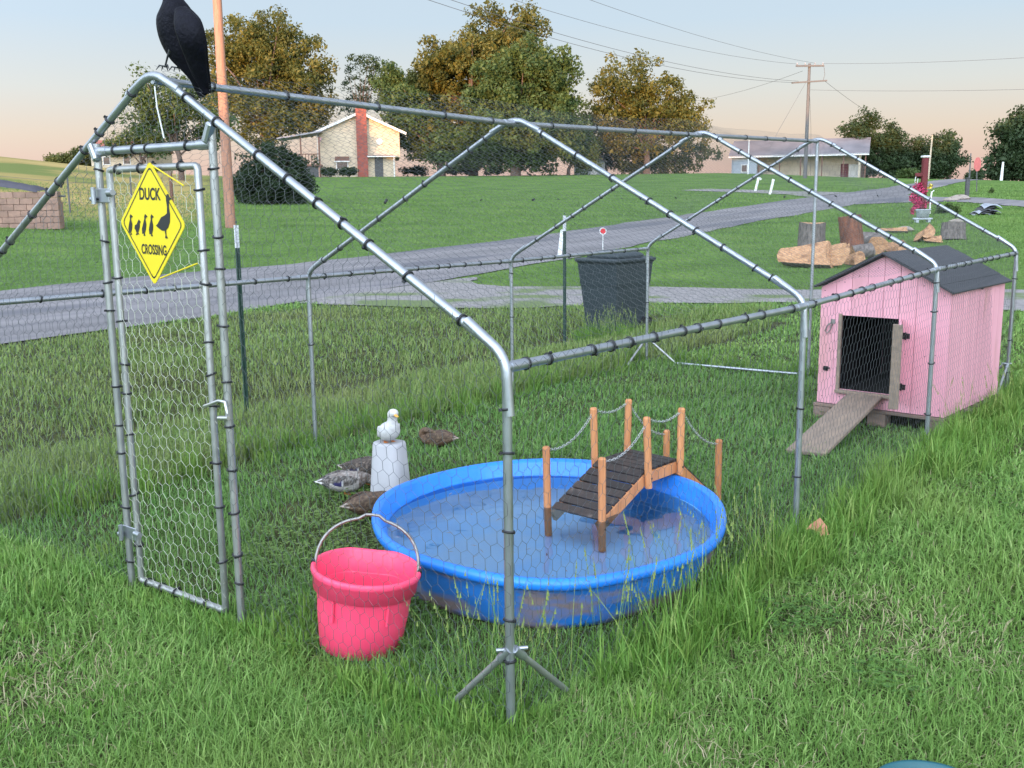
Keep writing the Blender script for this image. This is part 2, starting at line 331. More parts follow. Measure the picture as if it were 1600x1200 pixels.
gr_mead = grassmat('grass_meadow', [(.045, .10, .022), (.095, .175, .040), (.155, .235, .062), (.22, .28, .085), (.32, .32, .14)], (.22, .20, .085))
gr_far = grassmat('grass_far', [(.070, .140, .030), (.098, .182, .040), (.125, .215, .048), (.165, .255, .062)], (.145, .19, .052))

# ------------------------------------------------------------------ ground
def groundmat():
    m = bpy.data.materials.new('lawn_ground'); m.use_nodes = True; n = m.node_tree.nodes; l = m.node_tree.links; b = n['Principled BSDF']; b.inputs['Roughness'].default_value = .95; b.inputs['Specular IOR Level'].default_value = .1
    g = n.new('ShaderNodeNewGeometry')
    def noise(sc, det, stretch=None):
        t = n.new('ShaderNodeTexNoise'); t.inputs['Scale'].default_value = sc; t.inputs['Detail'].default_value = det
        if stretch:
            mp = n.new('ShaderNodeMapping'); mp.inputs['Scale'].default_value = stretch; l.new(g.outputs['Position'], mp.inputs[0]); l.new(mp.outputs[0], t.inputs[0])
        else: l.new(g.outputs['Position'], t.inputs[0])
        return t
    def ramp(src, st):
        r = n.new('ShaderNodeValToRGB'); e = r.color_ramp.elements
        while len(e) < len(st): e.new(.5)
        for k, (p, c) in zip(e, st): k.position = p; k.color = (*c, 1)
        l.new(src, r.inputs[0]); return r
    base = ramp(noise(.55, 9).outputs[0], [(.30, (.070, .128, .030)), (.5, (.105, .185, .042)), (.72, (.145, .22, .056))])
    fine = ramp(noise(9, 8).outputs[0], [(.3, (.6, .6, .6)), (.7, (1.25, 1.25, 1.2))])
    mx = n.new('ShaderNodeMix'); mx.data_type = 'RGBA'; mx.blend_type = 'MULTIPLY'; mx.inputs[0].default_value = 1; l.new(base.outputs[0], mx.inputs[6]); l.new(fine.outputs[0], mx.inputs[7])
    a = n.new('ShaderNodeAttribute'); a.attribute_name = 'dirt'
    soil = ramp(noise(3, 8).outputs[0], [(.3, (.05, .036, .022)), (.7, (.115, .085, .052))])
    m2 = n.new('ShaderNodeMix'); m2.data_type = 'RGBA'; l.new(a.outputs['Fac'], m2.inputs[0]); l.new(mx.outputs[2], m2.inputs[6]); l.new(soil.outputs[0], m2.inputs[7])
    a3 = n.new('ShaderNodeAttribute'); a3.attribute_name = 'thatch'; thc = ramp(noise(6, 8).outputs[0], [(.3, (.030, .036, .014)), (.7, (.085, .085, .036))])
    m4 = n.new('ShaderNodeMix'); m4.data_type = 'RGBA'; l.new(a3.outputs['Fac'], m4.inputs[0]); l.new(m2.outputs[2], m4.inputs[6]); l.new(thc.outputs[0], m4.inputs[7]); m2 = m4
    a2 = n.new('ShaderNodeAttribute'); a2.attribute_name = 'hay'
    hay = ramp(noise(.09, 8, (1, 1, 1)).outputs[0], [(.36, (.15, .175, .05)), (.47, (.31, .24, .085)), (.62, (.40, .29, .11))])
    m3 = n.new('ShaderNodeMix'); m3.data_type = 'RGBA'; l.new(a2.outputs['Fac'], m3.inputs[0]); l.new(m2.outputs[2], m3.inputs[6]); l.new(hay.outputs[0], m3.inputs[7])
    l.new(m3.outputs[2], b.inputs['Base Color'])
    bp = n.new('ShaderNodeBump'); bp.inputs['Strength'].default_value = .9; bp.inputs['Distance'].default_value = .05; l.new(noise(22, 6).outputs[0], bp.inputs['Height']); l.new(bp.outputs[0], b.inputs['Normal'])
    return m
radii = np.concatenate([[0.0], np.linspace(.4, 14, 60), np.geomspace(14.4, 220, 130), np.geomspace(240, 2500, 14)])
na = 288; ang = np.linspace(0, 2*PI, na, endpoint=False)
gx = CAM[0]+np.outer(radii, np.cos(ang)); gy = CAM[1]+np.outer(radii, np.sin(ang)); gzz = Zg(gx, gy)
V = np.stack([gx, gy, gzz], -1).reshape(-1, 3)
i, j = np.meshgrid(np.arange(len(radii)-1), np.arange(na), indexing='ij'); j2 = (j+1) % na
F = np.stack([i*na+j, (i+1)*na+j, (i+1)*na+j2, i*na+j2], -1).reshape(-1, 4)
gm = npmesh('ground', V, F); gm.polygons.foreach_set('use_smooth', [True]*len(gm.polygons))
q = V[:, 0]+4.9+.02*(V[:, 1]-4)
def blob(x, y, s): return np.exp(-(((V[:, 0]-x)**2+(V[:, 1]-y)**2)/s**2))
dirt = np.exp(-(q/.55)**2)*np.interp(V[:, 1], [-6, -4, 6, 8], [0, .6, .6, 0])+.8*blob(-4.7, 4.6, .9)+.5*blob(-2.0, 1.0, .5)+.75*blob(-.75, 1.2, 1.05)+.5*blob(-1.2, .1, .5)
a_ = np.arctan2(.7927*(V[:, 0]-1.63)+.6096*(V[:, 1]+2.1), -.6096*(V[:, 0]-1.63)+.7927*(V[:, 1]+2.1)); r_ = np.hypot(V[:, 0]-1.63, V[:, 1]+2.1)
hay = np.clip((r_-40)/6, 0, 1)*np.clip((-.265-a_)/.04, 0, 1)*np.clip((a_+1.3)/.2, 0, 1)
thatch = np.clip((19-r_)/6, 0, 1)*np.clip((.80-np.abs(a_))/.08, 0, 1)
for nm, arr in (('dirt', dirt), ('hay', hay), ('thatch', thatch)):
    at_ = gm.attributes.new(nm, 'FLOAT', 'POINT'); at_.data.foreach_set('value', np.clip(arr, 0, 1).astype(np.float32))
ground = link('ground', gm, groundmat()); tag(ground, kind='structure')

# roads, each a closed outline laid on the ground
def sheet(name, left, right, m, dz, sub=6, sides=6):
    L = [Vector((*p, 0)) for p in left]; Rr = [Vector((*p, 0)) for p in right]
    def dens(P):
        d = [0]
        for a, b in zip(P, P[1:]): d.append(d[-1]+(b-a).length)
        n = sub*len(P); o = []
        for k in range(n+1):
            s = d[-1]*k/n; i = max(j for j in range(len(d)) if d[j] <= s+1e-9); i = min(i, len(P)-2)
            o.append(P[i].lerp(P[i+1], (s-d[i])/(d[i+1]-d[i])))
        return o
    nn = max(len(left), len(right))
    def resample(P, n):
        Q = dens(P); return [Q[round(k*(len(Q)-1)/n)] for k in range(n+1)]
    n = sub*nn; A = resample(L, n); B = resample(Rr, n); b = MB(); vs = []; fs = []
    for k in range(n+1):
        for s in range(sides+1):
            p = A[k].lerp(B[k], s/sides)
            if s in (0, sides): p += Vector((random.uniform(-.12, .12), random.uniform(-.05, .05), 0))
            edge = .02 if s in (0, sides) else 0
            vs.append((p.x, p.y, gz(p.x, p.y)+dz-edge*.6))
    for k in range(n):
        for s in range(sides): fs.append((k*(sides+1)+s, k*(sides+1)+s+1, (k+1)*(sides+1)+s+1, (k+1)*(sides+1)+s))
    o = b.add(vs, fs, 0, True).build(name, m); tag(o, kind='structure'); return o
ROAD_N = [(-8.4, -26), (-8.9, -8), (-9.36, 3.18), (-9.6, 5.2), (-10.15, 8.2), (-10.5, 10.1), (-11.5, 15), (-13.0, 23.5), (-14.2, 33), (-14.6, 42.3), (-14.7, 50), (-15.4, 59.3), (-16.9, 72), (-20, 95), (-26, 140)]
ROAD_F = [(-15.5, -26), (-15.8, -8), (-16.0, 6.4), (-16.4, 9.7), (-16.5, 13.8), (-17.1, 19.6), (-17.4, 23), (-18.5, 32.2), (-18.9, 41.3), (-19.3, 48.6), (-19.0, 57), (-18.7, 62), (-19.6, 75), (-23, 97), (-29, 141)]
sheet('road', ROAD_N, ROAD_F, asph, .03, 10, 8)
SIDE_N = [(-15.0, 44.6), (-12.7, 46.4), (-11.0, 47.0), (-9.2, 45.2), (-7.2, 42.9), (-2, 38), (8, 29)]
SIDE_F = [(-15.2, 53.5), (-12.7, 50.7), (-11.0, 50.5), (-9.6, 49.0), (-8.1, 47.4), (-3, 42.5), (8, 33)]
sheet('side_road', SIDE_N, SIDE_F, asph, .036, 6, 4)
LANE = [(-19.2, 51), (-21.5, 53.5), (-25, 55.5), (-30, 57)]; LANE2 = [(-19.0, 56), (-21.5, 57.3), (-25, 58.5), (-30, 60)]
sheet('farm_lane', LANE, LANE2, gravel, .034, 5, 3)
DRV_N = [(-10.2, 7.9), (-8.8, 8.2), (-7.1, 8.8), (-5.8, 10.5), (-4.0, 11.7), (-1.1, 12.2), (3, 12.2), (9, 12.5)]
DRV_F = [(-10.9, 13.2), (-10.0, 11.9), (-9.0, 11.7), (-7.4, 12.8), (-4.9, 13.6), (-2.15, 15.2), (3, 17), (9, 17.4)]
sheet('gravel_driveway', DRV_N, DRV_F, gravel, .03, 8, 6)

# ------------------------------------------------------------------ the duck run
RZ = [1.929, 1.885, 1.914, 1.950]; EZ = [1.08, 1.066, 1.098, 1.096]; LZ = [1.08, 1.074, 1.062, 1.068]; XR = [-.004, .012, -.004, 0]; XL = [-3.04, -3.046, -3.058, -3.04]; XM = [-1.50, -1.49, -1.508, -1.509]
PR = .0133
run = empty('duck_run', (-1.5, 0, 0), 0, 'walk-in galvanised pipe and chicken wire pen with peaked roof', 'animal pen')
def rp_(v): return Vector(v)-Vector((-1.5, 0, 0))
def pipe(name, pts, r=PR, parent=run, m=galv, n=12): return MB().tube([rp_(p) for p in pts], r, n).build(name, m, parent)
pipes_for_ties = []
for k in range(4):
    y = 2.0*k; br = Vector((XR[k], y, -.05)); er = Vector((XR[k], y, EZ[k])); rg = Vector((XM[k], y, RZ[k])); elv = Vector((XL[k], y, LZ[k])); bl = Vector((XL[k], y, -.05))
    c1 = arc3(br, er, rg, .06); c2 = arc3(er, rg, elv, .085); c3 = arc3(rg, elv, bl, .06)
    pipe('post', [br, c1[0]], m=galv); pipe('post', [bl, c3[-1]])
    pipe('rafter', [c1[-1], c2[0]]); pipe('rafter', [c2[-1], c3[0]])
    ext = lambda c, d: [c[0]+(c[0]-c[1]).normalized()*d]+c+[c[-1]+(c[-1]-c[-2]).normalized()*d]
    pipe('corner_joint', ext(c1, .10), PR+.0011); pipe('ridge_joint', ext(c2, .08), PR+.0011); pipe('corner_joint', ext(c3, .10), PR+.0011)
    pipes_for_ties += [(br+Vector((0, 0, .12)), c1[0], .30 if k else .22), (c1[-1], c2[0], .15), (c2[-1], c3[0], .15 if k == 0 else .2), (bl+Vector((0, 0, .3)), c3[-1], .6)]
    
    if k < 3:
        n = k+1; y2 = 2.0*n
        def bayrail(nm, a, b): pipe(nm, [a, b]); d = (b-a).normalized(); pipe('rail_socket', [a+d*.012, a+d*.085], PR+.0024); pipe('rail_socket', [b-d*.085, b-d*.012], PR+.0024)
        top = lambda X, Y, Zz, dz: Vector((X, Y, Zz-dz))
        bayrail('eave_rail', top(XR[k], y, EZ[k], .03), top(XR[n], y2, EZ[n], .03)); bayrail('eave_rail', top(XL[k], y, LZ[k], .03), top(XL[n], y2, LZ[n], .03)); bayrail('ridge_rail', top(XM[k], y, RZ[k], .035), top(XM[n], y2, RZ[n], .035))
        pipes_for_ties += [(top(XR[k], y, EZ[k], .03), top(XR[n], y2, EZ[n], .03), .19), (top(XL[k], y, LZ[k], .03), top(XL[n], y2, LZ[n], .03), .21), (top(XM[k], y, RZ[k], .035), top(XM[n], y2, RZ[n], .035), .42)]
# back frame: centre post and ground rail, stays at the feet of the corner posts
pipe('back_post', [(-1.51, 6, -.02), (-1.51, 6, 1.93)]); pipe('ground_rail', [(-2.72, 6, .02), (-1.6, 6, .03)], .012)
def stay(a, b):
    pipe('stay', [a, b], .0095, m=galvd, n=8)
    d = (Vector(b)-Vector(a)).normalized(); o = MB().tube([rp_(Vector(a)-d*.02), rp_(Vector(a)+d*.035)], .013, 8).tube([rp_(Vector(a)+Vector((-.02, -.02, .01))), rp_(Vector(a)+Vector((.02, .02, .01)))], .006, 6).build('stay_bolt', galv, run)
for a, b in (((-.014, -.004, .245), (-.20, -.006, .05)), ((.006, .022, .245), (.012, .25, .04)), ((0, 5.99, .25), (-.01, 5.70, .02)), ((-.02, 6, .25), (-.28, 6, .04)), ((-3.04, 5.98, .22), (-3.04, 5.66, .02)), ((-3.02, 6, .22), (-2.74, 6, .02))): stay(a, b)
# door frame in the front gable
DX0, DX1 = -1.871, -1.196
def raf_z(x, k=0): return EZ[k]+(RZ[k]-EZ[k])*(1-abs(x+1.5)/1.5)
for x in (DX0, DX1):
    pipe('door_post', [(x, 0, -.03), (x, 0, raf_z(x)-.02)], m=galvd)
    MB().box(rp_((x, -.012, raf_z(x)-.05)), (.026, .030, .07), Matrix.Rotation(.5*(1 if x > -1.5 else -1), 3, 'Y'), b=.006).build('post_bracket', galv, run)
    pipes_for_ties.append((Vector((x, 0, .05)), Vector((x, 0, 1.64)), .19))
pipe('header_rail', [(DX0, 0, 1.672), (DX1, 0, 1.672)], PR+.001)
for x, d in ((DX0, 1), (DX1, -1)): pipe('rail_socket', [(x, 0, 1.672), (x+d*.07, 0, 1.672)], PR+.004)
pipes_for_ties.append((Vector((DX0, 0, 1.672)), Vector((DX1, 0, 1.672)), .15))
# door leaf
LX0, LX1, LZ0, LZ1 = -1.803, -1.282, .055, 1.606
leaf = MB()
loop = [(LX0, 0, LZ0), (LX1, 0, LZ0), (LX1, 0, LZ1), (LX0, 0, LZ1)]
pp = []
for i_ in range(4): pp += arc3(loop[i_-1], loop[i_], loop[(i_+1) % 4], .012, 3)
leaf.tube([rp_(p) for p in pp], PR-.001, 12, closed=True)
door = leaf.build('door', galvd, run); door['label'] = 'narrow pipe framed wire door of the pen'
for x0 in (LX0, LX1): pipes_for_ties.append((Vector((x0, 0, .1)), Vector((x0, 0, LZ1)), .20))
pipes_for_ties += [(Vector((LX0, 0, LZ1)), Vector((LX1, 0, LZ1)), .14), (Vector((LX0, 0, LZ0)), Vector((LX1, 0, LZ0)), .16)]
for z in (.24, 1.515):
    b = MB().box(rp_((-1.838, -.012, z)), (.085, .006, .05), b=.002).tube([rp_((-1.87, -.03, z-.03)), rp_((-1.87, -.03, z+.03))], .009, 8).tube([rp_((-1.75, -.025, z+.01)), rp_((-1.79, -.02, z+.01))], .011, 8).tube([rp_((-1.90, -.02, z-.012)), rp_((-1.88, -.02, z-.012))], .010, 8)
    b.build('hinge', galv, door)
lat = MB().tube([rp_(p) for p in [(-1.30, -.022, .80), (-1.25, -.03, .815), (-1.21, -.028, .83), (-1.175, -.028, .83), (-1.17, -.026, .79)]], .006, 8).tube([rp_((-1.215, -.028, .77)), rp_((-1.165, -.026, .775))], .008, 8)
lat.build('latch', chrome, door)
# cable ties
tie = MB()
ns = 14
for rr, zz in ((PR+.0045, 0),):
    prof = [(PR+.0015, -.0032), (PR+.0052, -.0032), (PR+.0052, .0032), (PR+.0015, .0032)]
    tie.lathe(prof+[prof[0]], ns)
tie.box((PR+.006, 0, 0), (.008, .007, .008))
tie_m = tie.mesh('cable_tie'); tie_m.materials.append(black)
cnt = 0
for a, b, st in pipes_for_ties:
    a = Vector(a); b = Vector(b); L_ = (b-a).length; d = (b-a).normalized(); s = st*random.uniform(.25, .8)
    while s < L_-.02 and cnt < 296:
        p = a+d*s; o = bpy.data.objects.new('cable_tie', tie_m); col.objects.link(o); o.parent = run
        tilt = Matrix.Rotation(random.gauss(0, .13), 4, 'X') @ Matrix.Rotation(random.gauss(0, .13), 4, 'Y')
        q4 = d.to_track_quat('Z', 'Y').to_matrix().to_4x4() @ tilt @ Matrix.Rotation(random.uniform(0, 6.28), 4, 'Z')
        o.matrix_local = Matrix.Translation(p-Vector((-1.5, 0, 0))) @ q4; cnt += 1
        s += st*random.choice((.55, .8, 1, 1, 1.15, 1.5))
# chicken wire: hexagons of real wire
def inside(P, poly):
    x, y = P[:, 0], P[:, 1]; r = np.zeros(len(P), bool); n = len(poly)
    for i in range(n):
        x0, y0 = poly[i]; x1, y1 = poly[(i+1) % n]
        c = ((y0 > y) != (y1 > y)) & (x < (x1-x0)*(y-y0)/((y1-y0) if y1 != y0 else 1e-12)+x0); r ^= c
    return r
def noise2(a, b, s, ph): return np.sin(a*s*1.3+ph+1.7*np.sin(b*s*.9+ph*2))*np.sin(b*s*1.1+2.1*ph+1.3*np.sin(a*s*.7))
def hexwire(poly, O, U, Vv, w=.043, rad=.00062, name='wire_mesh', m=wire, parent=run, bulge=.012, jit=.0016, skew=0.0):
    O, U, Vv = (np.array(t, float) for t in (O, U, Vv)); Nn = np.cross(U, Vv); P = np.array(poly); lo = P.min(0)-w; hi = P.max(0)+w
    sd = w/math.sqrt(3)*1.12; rowh = sd*1.5; cols_ = int((hi[0]-lo[0])/w)+2; rows = int((hi[1]-lo[1])/rowh)+2
    i, j = np.meshgrid(np.arange(cols_), np.arange(rows), indexing='ij'); cx = lo[0]+(i+.5*(j % 2))*w; cy = lo[1]+j*rowh
    # per cell: bottom-left vertex A, below it B (vertical twist), and lower vertex of next
    def vert(cx, cy, kind):
        if kind == 0: return np.stack([cx-w/2, cy-sd/2], -1)       # lower left
        if kind == 1: return np.stack([cx-w/2, cy+sd/2], -1)       # upper left
        if kind == 2: return np.stack([cx, cy+sd], -1)             # top
        return np.stack([cx+w/2, cy+sd/2], -1)                     # upper right
    E0 = [vert(cx, cy, 0), vert(cx, cy, 1), vert(cx, cy, 2)]; E1 = [vert(cx, cy, 1), vert(cx, cy, 2), vert(cx, cy, 3)]
    A = np.concatenate([e.reshape(-1, 2) for e in E0]); B = np.concatenate([e.reshape(-1, 2) for e in E1])
    keep = inside((A+B)/2, poly); A = A[keep]; B = B[keep]; tw = np.concatenate([np.full(cx.size, v) for v in (1.35, 1, 1)])[keep]
    ph = rng.uniform(0, 6)
    def warp(Q):
        u = Q[:, 0]+jit*np.sin(Q[:, 1]*211+Q[:, 0]*97)+.012*noise2(Q[:, 0], Q[:, 1], 3.1, ph)+skew*Q[:, 1]; v = Q[:, 1]+jit*np.sin(Q[:, 0]*173+Q[:, 1]*131+1)+.012*noise2(Q[:, 1], Q[:, 0], 2.7, ph+2)
        d = bulge*noise2(Q[:, 0], Q[:, 1], 2.3, ph+1)
        return O+u[:, None]*U+v[:, None]*Vv+d[:, None]*Nn
    A3 = warp(A); B3 = warp(B); d = B3-A3; d /= np.linalg.norm(d, axis=1)[:, None]
    x = np.cross(d, Nn); x /= np.linalg.norm(x, axis=1)[:, None]; yv = np.cross(d, x); n = len(A3); VV = np.zeros((n, 6, 3))
    for k in range(3):
        g = 2*PI*k/3; off = (x*math.cos(g)+yv*math.sin(g))*(rad*tw)[:, None]; VV[:, k] = A3+off; VV[:, 3+k] = B3+off
    base = (np.arange(n)*6)[:, None, None]; q = np.array([[0, 1, 4, 3], [1, 2, 5, 4], [2, 0, 3, 5]])[None]
    FF = (base+q).reshape(-1, 4)
    me = npmesh(name, VV.reshape(-1, 3)-np.array([-1.5, 0, 0]), FF); return link(name, me, m, parent)
X_, Y_, Z_ = (1, 0, 0), (0, 1, 0), (0, 0, 1)
o_ = .0165
hexwire([(0, 0), (6, 0), (6, 1.09), (0, 1.07)], (o_, 0, 0), Y_, Z_)
hexwire([(0, 0), (6, 0), (6, 1.06), (0, 1.08)], (-3.046-o_, 0, 0), Y_, Z_)
hexwire([(-3.04, 0), (-1.86, 0), (-1.86, 1.715), (-3.04, 1.08)], (0, -o_, 0), X_, Z_, w=.052)
hexwire([(-1.205, 0), (0, 0), (0, 1.08), (-1.205, 1.755)], (0, -o_, 0), X_, Z_)
hexwire([(-1.875, 1.665), (-1.19, 1.665), (-1.19, 1.755), (-1.50, 1.925), (-1.875, 1.71)], (0, -o_, 0), X_, Z_)
hexwire([(LX0, LZ0), (LX1, LZ0), (LX1, LZ1), (LX0, LZ1)], (0, -o_+.001, 0), X_, Z_, parent=door, m=wire_l, rad=.0009, jit=.004, w=.046, bulge=.016)
hexwire([(-3.04, 0), (0, 0), (0, 1.09), (-1.5, 1.94), (-3.04, 1.07)], (0, 6+o_, 0), X_, Z_)
sl_r = Vector((-1.5, 0, .845)).normalized(); sl_l = Vector((1.54, 0, .845)).normalized()
hexwire([(0, 0), (6, 0), (6, 1.735), (0, 1.735)], (o_*.5, 0, 1.075+o_), Y_, tuple(sl_r), bulge=.02, rad=.00048)
hexwire([(0, 0), (6, 0), (6, 1.75), (0, 1.75)], (-3.045-o_*.5, 0, 1.06+o_), Y_, tuple(sl_l), bulge=.02, rad=.00048)
# seam ties: short lengths of black tie clipped along the overlaps of the mesh
sm_ = MB().tube([(0, -.008, 0), (0, .008, .002)], .0042, 6).mesh('seam_clip'); sm_.materials.append(black)
for t in np.arange(.15, 5.9, .33):
    for P in ((-3.07, t, .55), ):
        o = bpy.data.objects.new('seam_clip', sm_); col.objects.link(o); o.parent = run; o.location = rp_((P[0], P[1]+random.uniform(-.05, .05), P[2]+random.uniform(-.012, .012))); o.rotation_euler = (random.uniform(-1, 1), 0, random.uniform(-.5, .5))
for sgn in (1, -1):
    for t in np.arange(.3, 5.9, .8):
        o = bpy.data.objects.new('seam_clip', sm_); col.objects.link(o); o.parent = run
        x = -1.5+sgn*.78; o.location = rp_((x, t, 1.90-.78*.56+.02)); o.rotation_euler = (random.uniform(-1, 1), 0, random.uniform(-.5, .5))
MB().tube([rp_(p) for p in [(-1.46, -.02, 1.87), (-1.452, -.022, 1.80), (-1.437, -.022, 1.745), (-1.428, -.02, 1.70)]], .0028, 6).build('cord', trimw, run)

# ------------------------------------------------------------------ duck crossing sign
sg = empty('crossing_sign', (-1.508, -.034, 1.417), 0, 'yellow diamond duck crossing sign tied to the pen door', 'sign')
sg.rotation_euler = (R(-1), R(1.5), R(2))
hw, hh = .182, .212
def dia(s, cut=.018):
    a, b = hw*s, hh*s; k = cut*s; L = math.hypot(a, b); ca, cb = a/L*k, b/L*k; P = []
    for (px, py), (nx, ny), (qx, qy) in (((0, b), (a, 0), (-a, 0)), ((a, 0), (0, -b), (0, b)), ((0, -b), (-a, 0), (a, 0)), ((-a, 0), (0, b), (0, -b))):
        v1 = Vector((qx-px, qy-py)).normalized()*k; v2 = Vector((nx-px, ny-py)).normalized()*k
        for t in (0, .33, .67, 1):
            p = (1-t)**2*Vector((px+v1.x, py+v1.y))+2*t*(1-t)*Vector((px, py))+t*t*Vector((px+v2.x, py+v2.y)); P.append((p.x, p.y))
    return P
RX = Matrix.Rotation(PI/2, 3, 'X')                 # local xy -> xz, facing -y
MB().prism(dia(1), 0, .0025, RX).build('panel', yellow, sg)
bo, bi = dia(.915), dia(.885); n_ = len(bo); bb = MB()
bb.add([RX @ Vector((*p, .0032)) for p in bo]+[RX @ Vector((*p, .0032)) for p in bi], [(k, (k+1) % n_, (k+1) % n_+n_, k+n_) for k in range(n_)])
bb.build('border', ink, sg)
def text(body, size, x, z, sxx, bold=.0):
    cu = bpy.data.curves.new('lettering', 'FONT'); cu.body = body; cu.size = size; cu.align_x = 'CENTER'; cu.align_y = 'CENTER'; cu.offset = bold
    to = bpy.data.objects.new('tmp', cu); col.objects.link(to); dg = bpy.context.evaluated_depsgraph_get(); me = bpy.data.meshes.new_from_object(to.evaluated_get(dg)); bpy.data.objects.remove(to)
    o = link('lettering', me, ink, sg); me.materials.clear(); me.materials.append(ink)
    o.rotation_euler = (PI/2, 0, 0); o.scale = (sxx, 1, 1); o.location = (x, -.0034, z); return o
text('DUCK', .056, -.006, .098, .74, .0016); text('CROSSING', .047, .006, -.090, .62, .0013)
big = [(-.050, .020), (-.040, .026), (-.020, .048), (.000, .055), (.012, .062), (.014, .085), (.010, .104), (.010, .116), (.016, .125), (.024, .124), (.029, .115), (.044, .108), (.030, .106), (.024, .100), (.024, .080), (.028, .060), (.026, .035), (.016, .016), (.004, .006), (.005, -.012), (.013, -.020), (.000, -.021), (-.003, -.018), (.000, -.010), (-.003, .004), (-.018, .004), (-.036, .012)]
small = [(-.010, -.012), (-.012, .004), (-.006, .022), (.000, .036), (-.001, .046), (.004, .053), (.009, .050), (.017, .044), (.009, .042), (.006, .036), (.011, .018), (.009, .002), (.003, -.010), (.008, -.018), (-.002, -.018), (-.001, -.011)]
chick = [(-.015, .006), (-.012, .016), (-.002, .020), (.003, .028), (.009, .034), (.014, .030), (.019, .026), (.013, .024), (.013, .012), (.007, .000), (.003, -.006), (.009, -.012), (-.001, -.012), (-.001, -.005), (-.004, -.006), (-.001, -.014), (-.010, -.014), (-.005, -.008), (-.008, -.001)]
def sil(poly, x, z, s=1, sh=0):
    MB().prism([(p*s+sh*q*s, q*s) for p, q in poly], 0, .0008, Matrix.Translation((x, -.0026, z)).to_3x3() @ RX).build('duck_silhouette', ink, sg, (x, -.0030, z))
sil(big, .074, -.026, 1.02); sil(small, -.122, -.024, 1.0); sil(chick, -.082, -.026, 1.12); sil(small, -.044, -.024, 1.05, .1); sil(small, -.004, -.024, 1.05)
for a, b in (((.01, 0, .196), (.15, .02, .13)), ((.03, 0, -.185), (.215, .015, -.125))): MB().tube([a, tuple((p+q)/2 for p, q in zip(a, b)), b], .0028, 6).build('strap', yellow, sg)

# ------------------------------------------------------------------ pool, water, bridge
PC = Vector((-.768, 1.244, .0)); PA, PB, PH = .732, .819, .222
pool = empty('wading_pool', (PC.x, PC.y, 0), -YAW, 'blue plastic wading pool full of water inside the pen', 'pool')
def wob(i, g, r, z): return r*(1+.010*math.sin(3*g+1)+.006*math.sin(7*g)), z+.008*math.sin(2*g+.6)*min(1, z/.1)+.004*math.sin(5*g)
def wob_out(i, g, r, z): r, z = wob(i, g, r, z); return r+.010*math.sin(9*g+2*math.sin(2*g))*max(0, 1-abs(z-.11)/.11)+.004*math.sin(23*g+z*30), z
op = [(.86, .0), (.89, .006), (.905, .03), (.925, .08), (.935, .10), (.945, .13), (.955, .17), (.962, .185)]
rim = [(.962, .185), (.985, .180), (1.0, .188), (1.005, .203), (1.0, .217), (.985, .224), (.965, .222), (.952, .212)]
ip = [(.952, .212), (.942, .19), (.93, .168), (.922, .155), (.917, .14)]
MB().lathe(op, 96, sx=PA, sy=PB, fn=wob_out).build('outer_wall', bluedirt, pool)
MB().lathe(rim, 96, sx=PA, sy=PB, fn=wob).build('rim', bluepl, pool)
def scal(i, g, r, z):
    r, z = wob(i, g, r, z); return r-.006*abs(math.sin(11*g))*(1 if 0 < i < 4 else 0), z
MB().lathe(ip, 132, sx=PA, sy=PB, fn=scal).build('inner_wall', bluepl, pool)
fl = MB(); fl.lathe([(.917, .14), (.90, .09), (.885, .04), (.86, .016), (.8, .012), (.5, .012), (.01, .012)], 64, sx=PA, sy=PB, fn=wob).build('floor', poolbed, pool)
wm = bpy.data.materials.new('pool_water'); wm.use_nodes = True; n = wm.node_tree.nodes; l = wm.node_tree.links; n.remove(n['Principled BSDF'])
fr = n.new('ShaderNodeFresnel'); fr.inputs[0].default_value = 1.72; tr = n.new('ShaderNodeBsdfTransparent'); tr.inputs[0].default_value = (.88, .95, .98, 1); gl = n.new('ShaderNodeBsdfGlossy'); gl.inputs['Roughness'].default_value = .0; ms = n.new('ShaderNodeMixShader')
tcw = n.new('ShaderNodeTexCoord'); tw_ = n.new('ShaderNodeTexNoise'); tw_.inputs['Scale'].default_value = 5.5; tw_.inputs['Detail'].default_value = 1.0; bpw = n.new('ShaderNodeBump'); bpw.inputs['Strength'].default_value = .25; bpw.inputs['Distance'].default_value = .03
l.new(tcw.outputs['Object'], tw_.inputs[0]); l.new(tw_.outputs[0], bpw.inputs['Height']); l.new(bpw.outputs[0], gl.inputs['Normal']); l.new(bpw.outputs[0], fr.inputs['Normal'])
l.new(fr.outputs[0], ms.inputs[0]); l.new(tr.outputs[0], ms.inputs[1]); l.new(gl.outputs[0], ms.inputs[2]); l.new(ms.outputs[0], n['Material Output'].inputs[0])
WZ = .150
wmb = MB(); wmb.add([(.925*PA*math.cos(2*PI*k/96), .925*PB*math.sin(2*PI*k/96), 0) for k in range(96)], [tuple(range(96))])
wt = wmb.build('water', wm, None, (PC.x, PC.y, WZ)); wt.rotation_euler = (0, 0, -YAW); tag(wt, kind='structure')

